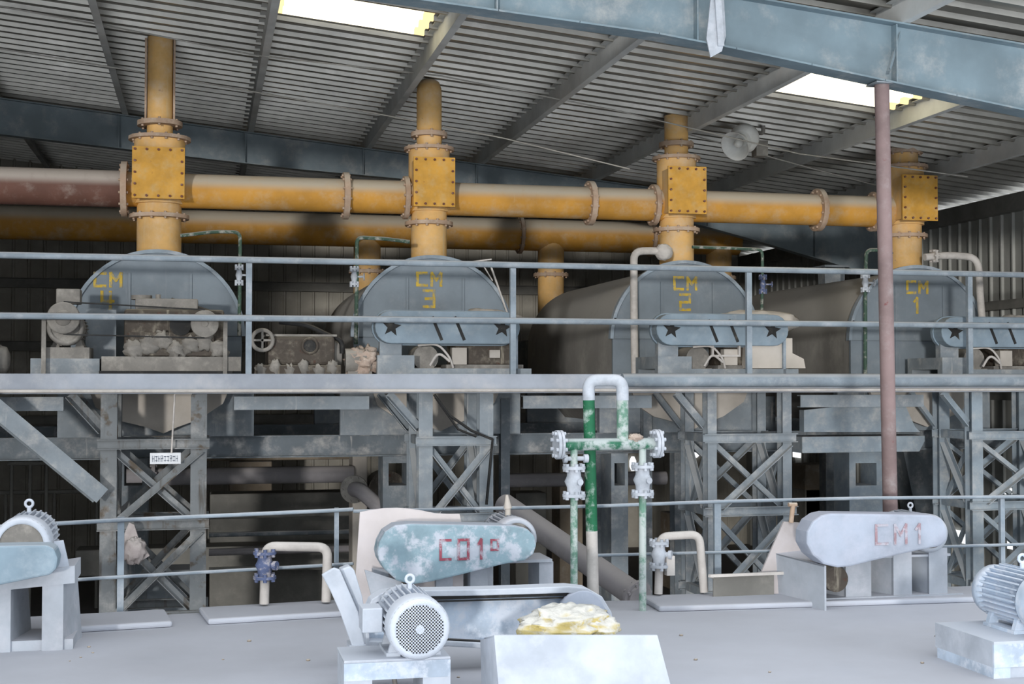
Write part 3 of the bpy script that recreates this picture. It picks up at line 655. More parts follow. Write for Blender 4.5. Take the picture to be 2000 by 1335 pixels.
# gearbox standing between drums 4 and 3
gx0, gx1 = un(498,680,13.6).x, un(664,680,13.6).x
t = T('gearbox', 'rusty oil-stained gearbox standing between the two left drums', 'gearbox', ((gx0+gx1)/2,13.7,ZP))
t.part('housing', MB().box(gx0+.12,gx1-.06,13.5,14.1,ZP+.12,pz(660)), M['grease'], bevel=.03); t.part('foot', MB().box(gx0,gx1,13.45,14.15,ZP+.002,ZP+.12), M['grease'], bevel=.01)
c = V(un(512,670,13.5).x,13.45,pz(668)); t.part('hand_wheel', MB().torus(c,(0,1,0),.1,.02,22).bar(c-V(.1,0,0),c+V(.1,0,0),.02,.02).bar(c-V(0,0,.1),c+V(0,0,.1),.02,.02).cyl(c,c+V(0,.08,0),.02), M['drive'])
c = V(un(605,680,13.5).x,13.5,pz(678)); t.part('painted_shaft_hole', MB().cyl(c-V(0,.02,0), c+V(0,.02,0), .06, 20), M['black']); t.part('shaft_ring', MB()._lathe([(.062,0),(.062,-.025),(.085,-.025),(.085,0)], c, (0,1,0), 22), M['grease'])  # black disc paints the dark of the hole
t.part('top_dust', MB().box(gx0+.1,gx1-.04,13.5,14.1,pz(660),pz(656)), M['drive'])
t.part('end_cover', MB().tube([(gx1-.07,13.75,pz(690)),(gx1+.02,13.75,pz(690))], .15, 20), M['drive'])
for q in range(6): t.part('drip_lump', MB().blob((gx0+.05+q*.14,13.47,ZP+.05+.04*(q%2)), .06,.04,.08,.6,3,12,8,q*2.3), M['drive'])
solo('grease_hose', 'black hose arching over the rusty gearbox between the two left drums', 'hose', MB().tube(rounded([un(545,628,13.6),un(600,634,13.6),un(640,654,13.6),un(668,664,13.6),un(668,690,13.6)], .1), .025, 10), M['black'])
tmm = T('buried_motor', 'small motor buried under pinkish caked dust left of the second drum from the left', 'motor', (un(705,700,13.6).x,13.6,ZP))
x = tmm.loc.x; tmm.part('body', MB().tube([(x-.16,13.62,ZP+.16),(x+.1,13.62,ZP+.16)], .13, 18).box(x-.14,x+.1,13.5,13.75,ZP+.002,ZP+.06), M['drive'])
tmm.part('caked_dust', MB().blob((x+.03,13.6,ZP+.15), .17,.15,.15,.5,3.2,30,18,5), M['lump'])
# covered drives of the other three drums (one built, two copied)
def star_poly(x, z, R, r): return [(x+(R if i % 2 == 0 else r)*math.sin(i*PI/5+.12), z+(R if i % 2 == 0 else r)*math.cos(i*PI/5+.12)) for i in range(10)]
def stad(xa, za, ra, xb, zb, rb, n=10):
    return [(xa+ra*math.cos(PI/2+PI*i/n), za+ra*math.sin(PI/2+PI*i/n)) for i in range(n+1)]+[(xb+rb*math.cos(-PI/2+PI*i/n), zb+rb*math.sin(-PI/2+PI*i/n)) for i in range(n+1)]
X = CX[1]
def covered(label):
    t = T('belt_drive', label, 'machine', (X,13.6,ZP), 'belt drives with star guards')
    Yg = 13.36; xa = un(765,640,Yg).x; xb = un(985,640,Yg).x; za, zb = un(765,638,Yg).z, un(985,640,Yg).z
    g = t.part('belt_guard', MB().prism(stad(xa,za,.165,xb,zb,.165), Yg, Yg+.2), M['guard'], label='blue-grey belt guard with star cut-outs', bevel=.012)
    t.part('guard_lip', MB().ring(stad(xa,za,.178,xb,zb,.178), stad(xa,za,.160,xb,zb,.160), Yg+.17, Yg+.215), M['guard'], g)
    for sx, zz in ((xa,za),(xb-.02,zb)): t.part('painted_star_hole', MB().prism(star_poly(sx,zz,.1,.042), Yg-.003, Yg+.01), M['black'], g)  # dark star plates on the guard, painted shade instead of cut holes
    for px in (848,892):
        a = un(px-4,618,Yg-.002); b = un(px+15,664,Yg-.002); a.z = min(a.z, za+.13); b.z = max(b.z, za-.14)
        t.part('painted_slot', MB().bar(a, b, .006, .03, (1,0,0)), M['black'], g)  # dark bars painted where the guard slots would be in shade
    t.part('base_frame', MB().box(X-.72,X+.85,13.4,13.5,ZP+.002,ZP+.09).box(X-.72,X+.85,14.05,14.15,ZP+.002,ZP+.09).box(X-.72,X-.35,13.4,14.15,ZP+.09,ZP+.22), M['steel'])
    t.part('support_leg', MB().box(xa-.1,xa+.12,13.5,13.6,ZP+.22,za-.1), M['steel']); t.part('support_leg', MB().box(xb+.12,xb+.15,13.4,13.46,ZP+.002,zb-.05), M['rail'])
    t.part('gearbox', MB().box(X+.1,X+.72,13.6,14.1,ZP+.13,ZP+.42), M['grease'], bevel=.02)
    t.part('gearbox_lid', MB().box(X+.0,X+.8,13.55,14.15,ZP+.09,ZP+.13).box(X+.13,X+.33,13.62,14.05,ZP+.42,ZP+.6), M['drive'])
    t.part('caked_dust', MB().blob((X+.42,13.75,ZP+.6), .36,.16,.1,.3,2.6,30,16,9), M['belly'])
    t.part('inspection_block', MB().box(X+.45,X+.56,13.56,13.6,ZP+.2,ZP+.28), M['belly'])
    t.part('bearing_block', MB().box(X+.05,X+.2,13.5,13.6,ZP+.131,ZP+.3), M['belly'])
    t.part('motor_block', MB().tube([(X-.2,13.62,ZP+.2),(X-.2,14.0,ZP+.2)], .13, 20).box(X-.35,X-.05,13.6,14.0,ZP+.06,ZP+.1), M['drive'])
    t.part('cable_loop', MB().tube(rounded([V(X-.3,13.5,ZP+.32),V(X-.1,13.46,ZP+.34),V(X+.02,13.46,ZP+.2),V(X+.06,13.5,ZP+.1)], .08), .012, 8), M['palepipe'])
    t.part('cable_loop', MB().tube(rounded([V(X-.18,13.48,ZP+.12),V(X-.1,13.46,ZP+.26),V(X+.02,13.46,ZP+.16)], .08), .014, 8), M['palepipe'])
    return t
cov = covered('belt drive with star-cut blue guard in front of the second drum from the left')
def extra(r, name, mb, m):
    o = mb.obj(name, M[m], Vector(r.location)); o.parent = r
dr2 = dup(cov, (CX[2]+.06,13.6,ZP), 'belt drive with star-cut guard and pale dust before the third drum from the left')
xx = dr2.location.x
extra(dr2, 'dust_mound', MB().blob((xx+.5,13.75,ZP+.6), .52,.2,.13,.2,2.2,34,16,21), 'belly')
extra(dr2, 'pale_housing', MB().prism([(xx+.28,ZP+.1),(xx+.95,ZP+.1),(xx+.93,ZP+.2),(xx+.8,ZP+.26),(xx+.8,ZP+.42),(xx+.3,ZP+.42)], 13.44, 13.58), 'belly')
extra(dr2, 'open_frame', MB().ring([(xx-.1,ZP+.22),(xx+.22,ZP+.22),(xx+.22,ZP+.42),(xx-.1,ZP+.42)], [(xx-.08,ZP+.24),(xx+.2,ZP+.24),(xx+.2,ZP+.4),(xx-.08,ZP+.4)], 13.46, 13.5), 'palepipe')
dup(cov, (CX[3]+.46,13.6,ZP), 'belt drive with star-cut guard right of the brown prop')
t = T('end_motor', 'round motor end at the left edge of the platform', 'motor', (un(0,700,13.7).x-.05,13.7,ZP)); x = t.loc.x
t.part('body', MB().tube([(x-.4,13.7,ZP+.16),(x+.06,13.7,ZP+.16)], .15, 24).box(x-.35,x+.02,13.6,13.8,ZP+.002,ZP+.04), M['drive']); t.part('end_cap', MB()._lathe([(.14,0),(.13,.05),(.06,.08),(.001,.085)], (x+.06,13.7,ZP+.16), (1,0,0), 22), M['drive'])
# ================================================================== SMALL PIPES ON THE DRUMS
def gate_valve(t, c, ax, r, m='valve', hw=None, L=.16):
    c = Vector(c); ax = Vector(ax).normalized(); b = MB()
    b.tube([c-ax*L*.5, c-ax*L*.2, c, c+ax*L*.2, c+ax*L*.5], r, 16, True, [r*1.25, r*1.3, r*1.75, r*1.3, r*1.25]); o = t.part('valve', b, M[m])
    t.part('valve_flange', MB().flange(c-ax*L*.5, ax, r*2.1, .02, 6, r*1.7, 20), M[m], o); t.part('valve_flange', MB().flange(c+ax*L*.5, ax, r*2.1, .02, 6, r*1.7, 20), M[m], o)
    if hw:
        hw = Vector(hw); d = hw.normalized(); t.part('handle', MB().cyl(c, c+hw, r*.5, 10).torus(c+hw, d, r*1.6, r*.25, 18, 6).bar(c+hw-d.cross(ax).normalized()*r*1.6, c+hw+d.cross(ax).normalized()*r*1.6, r*.3, r*.3), M[m], o)
    return o
def water(label, pts, r, m, vpx=None, vm='valve', Y=14.2, rad=.07, low=None, nm='water_pipe'):
    P = [un(a,b,Y) for a,b in pts]
    if low is not None: P[-1].z = low
    t = T(nm, label, 'pipe', P[-1], None); t.part('pipe', MB().tube(rounded(P, rad), r, 14), M[m])
    if vpx: gate_valve(t, un(*vpx,Y), (0,0,1), r*1.1, vm, V(.1,-.02,0))
    return t
water('greenish small pipe with valve right of the leftmost drum', [(352,460),(420,452),(469,453),(469,520),(467,655)], .019, 'greenD', (467,537), 'valve')
water('greenish small pipe with valve left of the second drum from the left', [(800,472),(752,466),(697,463),(697,535),(695,672)], .021, 'greenD', (692,540), 'valve')
water('greenish small pipe with valve right of the third drum from the left', [(1352,482),(1420,484),(1489,487),(1489,560),(1487,628)], .018, 'greenD', (1490,555), 'valveB')
water('small pipe with valve left of the rightmost drum', [(1742,496),(1735,488),(1692,488),(1690,560),(1690,728)], .022, 'greenD', (1690,552), 'valve', low=ZP)
t = water('fat pale pipe beside the third drum from the left, bending down from its stack', [(1306,492),(1270,489),(1238,491),(1238,580),(1240,728)], .042, 'palepipe', None, low=ZP, rad=.16)
t.part('elbow_end', MB().blob(un(1296,492,14.2), .1,.08,.09,.15), M['palepipe'])
t = water('fat pale pipe bending down at the right of the rightmost drum', [(1806,502),(1850,498),(1911,502),(1913,560),(1918,622)], .042, 'palepipe', None, rad=.16)
t.part('flange', MB().flange(un(1824,500,14.2),(1,0,0),.08,.03,6), M['palepipe'])
t = T('angle_stay', 'thin bent angle stays beside the second drum from the left', 'stay', un(995,620,14.25)); t.part('stay', MB().bar(un(957,515,14.25),un(992,615,14.25),.018,.018).bar(un(905,513,14.25),un(960,506,14.25),.014,.014).bar(un(945,520,14.25),un(962,548,14.25),.012,.012), M['palepipe'])
# ================================================================== BACKGROUND BELOW THE PLATFORM
def hpipe(label, pa, pb, Y, r, m, flanges=(), nm='background_pipe'):
    a = un(*pa,Y); b = un(*pb,Y); b.z = a.z; t = T(nm, label, 'pipe', ((a.x+b.x)/2,Y,a.z)); t.part('pipe', MB().tube([a,b], r, 18), M[m])
    for px in flanges: t.part('flange', MB().flange((un(px,900,Y).x,Y,a.z),(1,0,0),r*1.6,.04,8), M[m])
    return t
hpipe('grey horizontal pipe behind the left trestle and beyond', (225,932), (690,932), 16.2, .1, 'greypipe', (300,))
hpipe('grey horizontal pipe between the second trestle and the green pipes', (985,938), (1300,938), 16.2, .085, 'greypipe')
hpipe('thin dusty pipe high on the back wall under the platform', (400,897), (700,893), 23.6, .025, 'beige')
t = T('flanged_elbow', 'dark flanged pipe elbow above the white sheet', 'pipe', un(700,960,15.2)); c = un(692,955,15.2)
t.part('elbow', MB().tube(rounded([c, c+V(.05,-.15,0), un(735,985,14.9), un(790,1030,14.6)], .12), .085, 16), M['greypipe']); t.part('flange', MB().flange(c,(0.3,1,0),.155,.04,10), M['drive'])
t = T('pump_unit', 'grey dusty pump between the first two trestles', 'pump', un(725,1000,16.4)); a = un(685,900,16.4); b = un(750,985,16.4)
t.part('housing', MB().box(a.x,a.x+.18,16.2,16.6,-1.6,a.z+.08), M['belly'], bevel=.02); t.part('motor', MB().tube([(b.x,16.1,b.z+.2),(b.x,16.7,b.z+.2)], .2, 20).box(b.x-.18,b.x+.18,16.2,16.6,-1.6,b.z+.03), M['drive']); t.part('bolts', MB().flange((b.x,16.08,b.z+.2),(0,1,0),.23,.04,8), M['grease'])
for i, (x0p, x1p, y0p, y1p, Y, m, lab) in enumerate(((410,690,962,998,19,'bench','long grey concrete ledge behind the left trestle'),(405,690,1022,1055,19.5,'bench','upper dusty ledge strip left of the white sheet'),
        (150,690,1070,1105,18.5,'bench','lower dusty ledge strip behind the left trestle'),(448,530,900,921,23.5,'beige','tan cabinet against the back wall left of the pump'),(1560,1622,905,950,21,'beige','tan cabinet between the trestle and the box pedestal'),
        (1560,1620,952,1005,21,'bench','grey cabinet below the tan one left of the box pedestal'),(1085,1130,870,920,20,'beige','tan box behind the green pipes'),(1000,1060,960,1010,20,'bench','grey bin right of the second trestle'),
        (1300,1340,1000,1060,20,'beige','pale box behind the pipe loop at the right'),(240,395,1110,1150,14.9,'steel','blue-grey box inside the foot of the left trestle'))):
    a = un(x0p,y0p,Y); b = un(x1p,y1p,Y); solo('storage_box' if i > 2 else 'concrete_ledge', lab, 'box' if i > 2 else 'ledge', MB().box(a.x,b.x,Y-.25,Y+.25,-1.6 if i not in (1,2) else b.z,a.z), M[m], bevel=.02)
for i, (py, r, m) in enumerate(((1008,.035,'bench'),(1044,.03,'steelD'),(1078,.045,'greypipe'),(1112,.03,'bench'))):
    hpipe(['topmost','second','third','lowest'][i]+' of four thin dusty pipes behind the left pipe loop', (408,py), (695,py-5), 17.0+.1*i, r, m)
for i, (pa, pb, lab) in enumerate((((15,905),(95,905),'upper faint handrail in the dark at the far left'),((-10,962),(200,950),'lower faint handrail in the dark at the far left'))):
    a = un(*pa,19+i); b = un(*pb,19+i); b.z = a.z; mb = MB().tube([a,b], .03, 8)
    for f in (.1,.55,.95): p = a.lerp(b,f); mb.tube([p, V(p.x,p.y,-1.6)], .025, 8)
    solo('far_handrail', lab, 'railing', mb, M['bench'])
t = T('inclined_duct', 'fat grey inclined duct sloping down behind the green pipes', 'duct', un(1240,1150,11.0)); a = un(985,985,11.9); b = un(1250,1168,10.1)
t.part('duct', MB().tube([a,b], .1, 24), M['greypipe']); t.part('collar', MB().flange(a.lerp(b,.98),(b-a),.13,.03,8), M['greypipe'])
# back posts on the right, stray columns
for px, w, z1, Y, lab in ((1325,.16,1.4,15.2,'dark steel post left of the third trestle'),(1500,.14,1.4,16,'steel post seen through the third trestle'),(1835,.14,1.4,16.4,'steel post left of the pale trestle'),(1262,.1,1.4,14.4,'slim grey post right of the green pipes'),(985,.1,1.4,14.5,'slim brownish post right of the second trestle'),(1168,.09,1.4,15.4,'slim grey post left of the thick green pipe')):
    x = un(px,900,Y).x; solo('steel_post', lab, 'post', MB().ibeam((x,Y,-1.6),(x,Y,z1),w,w,.012,(0,1,0)), M['steelD'], 'posts under the platform')
a = un(1762,780,16.6); t = T('side_chute', 'dark blue tapering chute between the prop and the pale trestle', 'chute', (a.x,16.6,-1.6))
q = [un(1765,765,16.6),un(1850,765,16.6),un(1835,1000,16.6),un(1775,1000,16.6),un(1750,880,16.6)]; t.part('body', MB().prism([(p.x,p.z) for p in q], 16.4, 16.8), M['steelD']); t.part('leg', MB().box(q[3].x+.05,q[2].x-.1,16.5,16.6,-1.6,q[3].z), M['steelD'])
q = un(1865,790,16.2); solo('pale_hopper', 'small white hopper high behind the pale trestle', 'hopper', MB().prism([(q.x-.13,q.z+.17),(q.x+.13,q.z+.17),(q.x+.13,q.z),(q.x+.02,q.z-.1),(q.x-.03,q.z-.1),(q.x-.13,q.z)], 16.1, 16.4), M['lampw'])
# ================================================================== DECK RAILING
t = T('deck_railing', 'thin grey railing along the far edge of the foreground deck', 'railing', unz(658,1180))
yo = .06
def rp(px, py): 
    e = unz(px, 1212-(px-140)*.0637 if px < 680 else 1180-(px-680)*.0227); return un(px, py, e.y+yo)
top = [rp(-120,1034), rp(0,1028), rp(235,1015), rp(658,996), rp(690,994)]; mid = [rp(-120,1147), rp(0,1141), rp(235,1126), rp(658,1102), rp(690,1100)]
top2 = [rp(690,998), rp(1160,988), rp(1402,979), rp(1700,972), rp(2080,969)]; mid2 = [rp(1160,1084), rp(1402,1078), rp(1700,1071), rp(2080,1060)]
t.part('top_rail', MB().tube(top, .0145, 10), M['rail']); t.part('mid_rail', MB().tube(mid, .0125, 10), M['rail'])
t.part('top_rail', MB().tube(top2, .0135, 10), M['rail']); t.part('mid_rail', MB().tube(mid2, .012, 10), M['rail'])
for px, pt, w in ((236,1013,.022),(658,995,.016),(1161,988,.016),(1403,979,.026),(1960,970,.018)):
    p = rp(px,pt); t.part('post', MB().box(p.x-w,p.x+w,p.y+.012,p.y+.045,-.2,p.z+.012), M['rail'])
# ================================================================== GREEN PIPE MANIFOLD
YM = 9.05
t = T('pipe_manifold', 'tall green and white pipe manifold with two valves, looped at the top', 'pipe', V(un(1160,1150,YM).x,YM,0))
def mp(px, py, dy=0): return un(px, py, YM+dy)
p0 = mp(1159,1150,.1); p0.z = 0.0; top = rounded([p0, V(mp(1157,745,.1).x,YM+.1,mp(1157,745,.1).z), mp(1157,742,.1)+V(0,0,.01)], .01)
ra = .041
lo = mp(1216,862); P = [p0, V(mp(1157,800).x,YM+.1,mp(1157,742).z), V(lo.x,YM,mp(1157,742).z), lo]
zt_ = P[1].z; zw = zt_-.14; xr_ = P[0].x
def at(a, b, z): f = (z-a.z)/(b.z-a.z); return a+(b-a)*f
t.part('top_bend', MB().tube(rounded([at(P[0],P[1],zw),P[1],P[2],at(P[3],P[2],zw)], .075, 8), ra+.002, 20), M['valve'], label='dust-whitened pipe bend')
t.part('riser', MB().tube([at(P[0],P[1],.55), at(P[0],P[1],zw)], ra, 20), M['greenS'], label='green pipe riser')
t.part('riser_foot', MB().tube([P[0], at(P[0],P[1],.55)], ra, 20), M['palepipe'], label='cream dusty foot of the riser')
t.part('short_riser', MB().tube([P[3], at(P[3],P[2],zw)], ra, 20), M['greenP'])
a = mp(1092,868); b = mp(1283,868); b.z = a.z; t.part('header', MB().tube([a,b], .042, 20), M['greenpipe'])
for p in (a,b):
    t.part('end_flange', MB().flange(p-V(.012,0,0),(1,0,0),.1,.022,8,.082).flange(p+V(.012,0,0),(1,0,0),.1,.018,8,.082), M['valve'])
for k, (px, vy) in enumerate(((1121,940),(1255,937))):
    p = mp(px,868); q = V(p.x,YM,0.0); q.x = mp(px,1150).x; t.part('drop_pipe', MB().tube([p, q], .0255, 16), M['greenP'])
    gate_valve(t, mp(px,vy), (0,0,1), .038, 'valve', None, .19); t.part('valve_stem', MB().cyl(mp(px+2,vy),mp(px+2,vy)+V(.02,-.075,0),.022,14), M['valve'])
p = mp(1121,895); t.part('clamp', MB().cyl(p-V(.07,0,0),p+V(.1,0,0),.016,10).cyl(p-V(.075,0,0),p-V(.05,0,0),.03,12).cyl(p+V(.07,0,0),p+V(.1,0,0),.03,12), M['valve'])
t.part('dust_cap', MB().blob(mp(1240,855), .055,.05,.03,.3), M['lump'])
# white pipe loops at the deck edge
def loop(label, pts, vy, vm, e, Y, r=.032):
    P = [un(a,b,Y) for a,b in pts]; P[0].z = e; P[-1].z = e
    t = T('pipe_loop', label, 'pipe', P[0], 'white pipe loops on the deck edge'); t.part('pipe', MB().tube(rounded(P, .07, 6), r, 16), M['palepipe'])
    gate_valve(t, un(pts[0][0]+1,vy,Y), (0,0,1), r*1.15, vm, None, .17); t.part('valve_stem', MB().cyl(un(pts[0][0]+1,vy,Y),un(pts[0][0]+1,vy,Y)+V(.075,-.05,0),.02,12).cyl(un(pts[0][0]+1,vy,Y)+V(.06,-.04,0),un(pts[0][0]+1,vy,Y)+V(.08,-.053,0),.032,14), M[vm]); return t
loop('white pipe loop with a blue valve near the left trestle', [(516,1190),(519,1066),(640,1068),(637,1185)], 1103, 'valveB', .055, unz(560,1187).y-.12, .033)
t = loop('white pipe loop with a white valve right of the green manifold', [(1286,1168),(1289,1047),(1366,1043),(1375,1160)], 1082, 'valve', .055, unz(1320,1168).y-.1, .03)
q = un(1306,1100,t.loc.y); t.part('pale_block', MB().box(q.x-.03,q.x+.03,t.loc.y-.05,t.loc.y+.02,q.z-.08,q.z+.06), M['palepipe'])
# ================================================================== FOREGROUND MACHINES
def gpoly(pts, Y): return [xz(a,b,Y) for a,b in pts]
# front unit: open guard frame, motor, stand
Yf = 7.45
out = [(712,1255),(709,1195),(722,1166),(742,1153),(765,1149),(940,1146),(1105,1140),(1140,1144),(1168,1160),(1186,1190),(1196,1235),(1196,1262),(965,1262),(870,1256),(790,1262)]
cxp, cyp = 950, 1206
inn = [(cxp+(a-cxp)*.972, cyp+(b-cyp)*.80) for a,b in out]
t = T('guard_frame', 'large open belt guard frame behind the front motor, white with dust', 'machine', V(un(950,1260,Yf).x,Yf,0))
po, pi_ = gpoly(out,Yf), gpoly(inn,Yf)
t.part('rim', MB().ring(po, pi_, Yf-.085, Yf+.05), M['white'], bevel=.006)
t.part('back_panel', MB().prism(gpoly([(cxp+(a-cxp)*.985, cyp+(b-cyp)*.9) for a,b in out],Yf), Yf+.02, Yf+.04), M['whiteB'], label='pale blue back panel')
bl = MB(); bl.bar(un(745,1170,Yf-.05),un(1135,1158,Yf-.05),.03,.018); bl.bar(un(870,1249,Yf-.05),un(1010,1256,Yf-.05),.03,.016); bl.bar(un(745,1177,Yf-.05),un(1120,1166,Yf-.05),.012,.008); t.part('drive_belt', bl, M['black'], label='dark rubber belts')
c = un(1136,1196,Yf-.06); t.part('large_pulley', MB()._lathe([(.03,-.03),(.12,-.03),(.135,-.02),(.135,.03),(.12,.05),(.03,.05)], c, (0,1,0), 30), M['guardG'])
for px in (735,1170): x = un(px,1260,Yf).x; t.part('foot', MB().box(x-.05,x+.05,Yf-.08,Yf+.04,0,un(px,1252,Yf).z), M['white'])
Ym = 6.95; cf = un(818,1226,Ym-.3); zs = cf.z-.165*1.02
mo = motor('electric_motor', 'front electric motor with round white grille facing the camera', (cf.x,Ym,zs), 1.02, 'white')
x0, x1 = un(672,1300,6.77).x, un(880,1300,6.77).x; zt = zs-.001
t = T('motor_stand', 'dusty steel stand under the front electric motor', 'stand', ((x0+x1)/2,6.85,0))
t.part('top_plate', MB().box(x0,x1,6.77,7.14,zt-.014,zt), M['white'], bevel=.004); t.part('apron', MB().box(x0,x1,6.77,6.784,zt-.1,zt-.014), M['whiteB'], label='blue-white front apron')
for xx in (x0,x1-.14): t.part('leg', MB().box(xx,xx+.14,6.772,6.786,0,zt-.1).box(xx,xx+.014,6.786,7.1,0,zt-.014), M['white'])
t.part('clamp_bolt', MB().tube([(x0+.28,6.85,0.0),(x0+.24,6.85,zt-.014)], .012, 10), M['drive'])
# hatch cover and lump
Yh = 6.55; P = [un(965,1240,Yh),un(1284,1240,Yh),un(1318,1365,Yh-.12),un(978,1365,Yh-.12)]
for p in P[2:]: p.z = 0.012
t = T('hatch_cover', 'white dust-covered sheet metal cover in front, right of the motor', 'cover', V(un(1130,1335,Yh).x,Yh+.2,0))
t.part('front_sheet', MB().sheet(P, .012, (0,1,.1)), M['white']); zt2 = P[0].z
t.part('top_sheet', MB().sheet([P[0],P[1],P[1]+V(-.02,.34,-.075),P[0]+V(.02,.34,-.075)], .01, (0,0,-1)), M['white'])
t.part('side_sheet', MB().sheet([P[1]+V(0,.004,-.01),P[2]+V(0,.004,0),P[2]+V(0,.46,0),P[1]+V(0,.34,-.085)], .01, (-1,0,0)), M['white'])
t.part('side_sheet', MB().sheet([P[0]+V(0,.004,-.01),P[3]+V(0,.004,0),P[3]+V(0,.46,0),P[0]+V(0,.34,-.085)], .01, (1,0,0)), M['white'])
c = un(1106,1206,6.74)
solo('dust_lump', 'yellow-stained heap of caked dust on the white cover', 'dust heap', MB().blob((c.x,c.y,zt2-.0), .235,.13,.1,.35,2.6,44,24,11).blob((c.x+.17,c.y-.03,zt2-.02),.1,.09,.06,.4,3,24,14,4), M['yellowdust'])
# bent white chute left of the front motor
Yc = 7.6; t = T('bent_chute', 'bent white sheet-metal chute leaning left of the front motor', 'chute', V(un(690,1262,Yc).x,Yc,0))
q = [(628,1122),(652,1108),(664,1112),(700,1195),(714,1262),(690,1268),(664,1195),(644,1150)]
P = [un(a,b,Yc) for a,b in q]; t.part('front_blade', MB().sheet(P, .03, (0,1,0)), M['white'], bevel=.008)
q = [(664,1112),(682,1105),(692,1112),(708,1165),(722,1262),(712,1262),(698,1190)]; P = [un(a,b,Yc+.06) for a,b in q]; t.part('rear_blade', MB().sheet(P, .1, (0,1,0)), M['white'], bevel=.008)
a = un(701,1262,Yc+.05); t.part('foot', MB().box(a.x-.06,a.x+.06,Yc-.02,Yc+.14,0,a.z+.02), M['white'])
# middle guard
Yg = 8.85; gp = [(737,1078),(741,1058),(752,1038),(772,1025),(800,1022),(1005,1026),(1030,1032),(1044,1046),(1048,1064),(1042,1082),(1025,1094),(985,1101),(900,1122),(840,1136),(803,1141),(775,1133),(750,1110),(740,1092)]
t = T('belt_guard', 'worn blue-green belt guard with red letters in the middle of the deck', 'guard', V(un(890,1180,Yg).x,Yg,0), 'belt guards on the deck')
t.part('cover', MB().prism(gpoly(gp,Yg), Yg, Yg+.2), M['guardF'], bevel=.012)
p = un(892,1100,Yg-.003); L = MB(); ch = letters('C01', un(862,0,Yg).x, un(892,1091,Yg).z, Yg-.0035, .065, .125, .055, .017); t.part('lettering', ch, M['red'], label='faded red letters'); 
t.part('lettering', letters('0', un(960,0,Yg).x, un(960,1073,Yg).z, Yg-.0035, .045, .065, 0, .014), M['red'], label='small faded red circle')
zz = un(880,1141,Yg).z
for px0, px1 in ((862,895),(930,965)): t.part('stand_post', MB().box(un(px0,1150,Yg).x,un(px1,1150,Yg).x,Yg+.2,Yg+.45,0,un(900,1110,Yg).z), M['stand'])
t.part('left_support', MB().sheet([un(712,1112,Yg+.1),un(800,1140,Yg+.1),un(800,1182,Yg+.1),un(730,1182,Yg+.1)], .02).box(un(740,1,Yg).x,un(770,1,Yg).x,Yg+.21,Yg+.3,0,un(740,1120,Yg).z), M['stand'])
t.part('small_pulley', MB().cyl(un(800,1150,Yg)+V(0,.05,-.0),un(800,1150,Yg)+V(0,.15,0),.05,20), M['grease'])
xx0, xx1 = un(965,1,9.1).x, un(1075,1,9.1).x; zm = un(1000,1092,9.1).z
t = T('motor_stand', 'pale steel stand holding the motor behind the worn blue-green guard', 'stand', ((xx0+xx1)/2,9.2,0))
t.part('top_plate', MB().box(xx0,xx1,9.06,9.42,zm-.02,zm), M['stand'])
for px in (945,1062): xx = un(px,1,9.1).x; t.part('leg', MB().box(xx-.04,xx+.06,9.08,9.1,0,zm-.02).box(xx-.04,xx-.026,9.1,9.4,0,zm-.02), M['stand'])
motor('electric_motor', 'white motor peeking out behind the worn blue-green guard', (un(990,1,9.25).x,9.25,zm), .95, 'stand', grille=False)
solo('brush_head', 'small tool with a brownish head standing on the motor behind the middle guard', 'tool', MB().cyl(un(992,1012,9.2),un(992,990,9.2),.02,10).cyl(un(992,992,9.2),un(990,966,9.2),.03,8,.01), M['belly'])
# curved sheet behind the middle guard
Ys = 9.1; P = []
for k in range(9):
    f = k/8; px = 703+(898-703)*f; P.append(un(px, 1003-12*math.sin(PI*min(1,f*1.15+.1)), Ys+.12))
P += [un(902,1022,Ys+.1), un(905,1150,Ys)]; b0 = un(905,1178,Ys); b1 = un(689,1188,Ys); b0.z = b1.z = 0.0; P += [b0, b1]
solo('leaning_sheet', 'large pale dusty sheet standing behind the worn blue-green guard', 'sheet', MB().sheet(P, .02, (0,1,0)), M['cream'], bevel=.004)
# right guard unit
Yg = 8.75; gp = [(1576,1062),(1577,1038),(1588,1018),(1605,1006),(1622,1002),(1700,1003),(1820,1005),(1840,1012),(1850,1034),(1850,1054),(1838,1066),(1790,1075),(1700,1096),(1660,1106),(1637,1108),(1610,1102),(1588,1084)]
t = T('belt_guard', 'grey dust-coated belt guard with faint red letters at the right', 'guard', V(un(1700,1175,Yg).x,Yg,0), 'belt guards on the deck')
t.part('cover', MB().prism(gpoly(gp,Yg), Yg, Yg+.2), M['guardG'], bevel=.014)
t.part('lettering', letters('CM1', un(1703,0,Yg).x, un(1703,1062,Yg).z, Yg-.0035, .085, .13, .06, .018), M['red2'], label='faint dusty red letters')
yb = Yg+.02; z0 = 0
def pz2(px, py): p = un(px,py,yb); return (p.x, max(p.z,0))
t2 = T('machine_base', 'pale steel base frame with gussets under the right belt guard', 'frame', V(un(1700,1175,yb).x,yb+.2,0))
for a, b, ty in ((1672,1722,1095),(1766,1802,1083),(1836,1872,1082)):
    xa, xb = un(a,1,yb).x, un(b,1,yb).x; z1 = un(1700,ty,yb).z; t2.part('post', MB().box(xa,xb,yb+.22,yb+.235,0,z1).box(xa,xa+.014,yb+.235,yb+.6,0,z1), M['stand'])
    xg = un(a-38,1,yb).x; t2.part('gusset', MB().sheet([V(xa,yb+.25,.02),V(xa,yb+.25,z1-.02),V(xg,yb+.6,z1-.02),V((xa+xg)/2,yb+.45,.02)], .01, (0,1,0)), M['stand'])
w0 = un(1610,1108,yb); xw = w0.x; z1 = un(1612,1104,yb).z
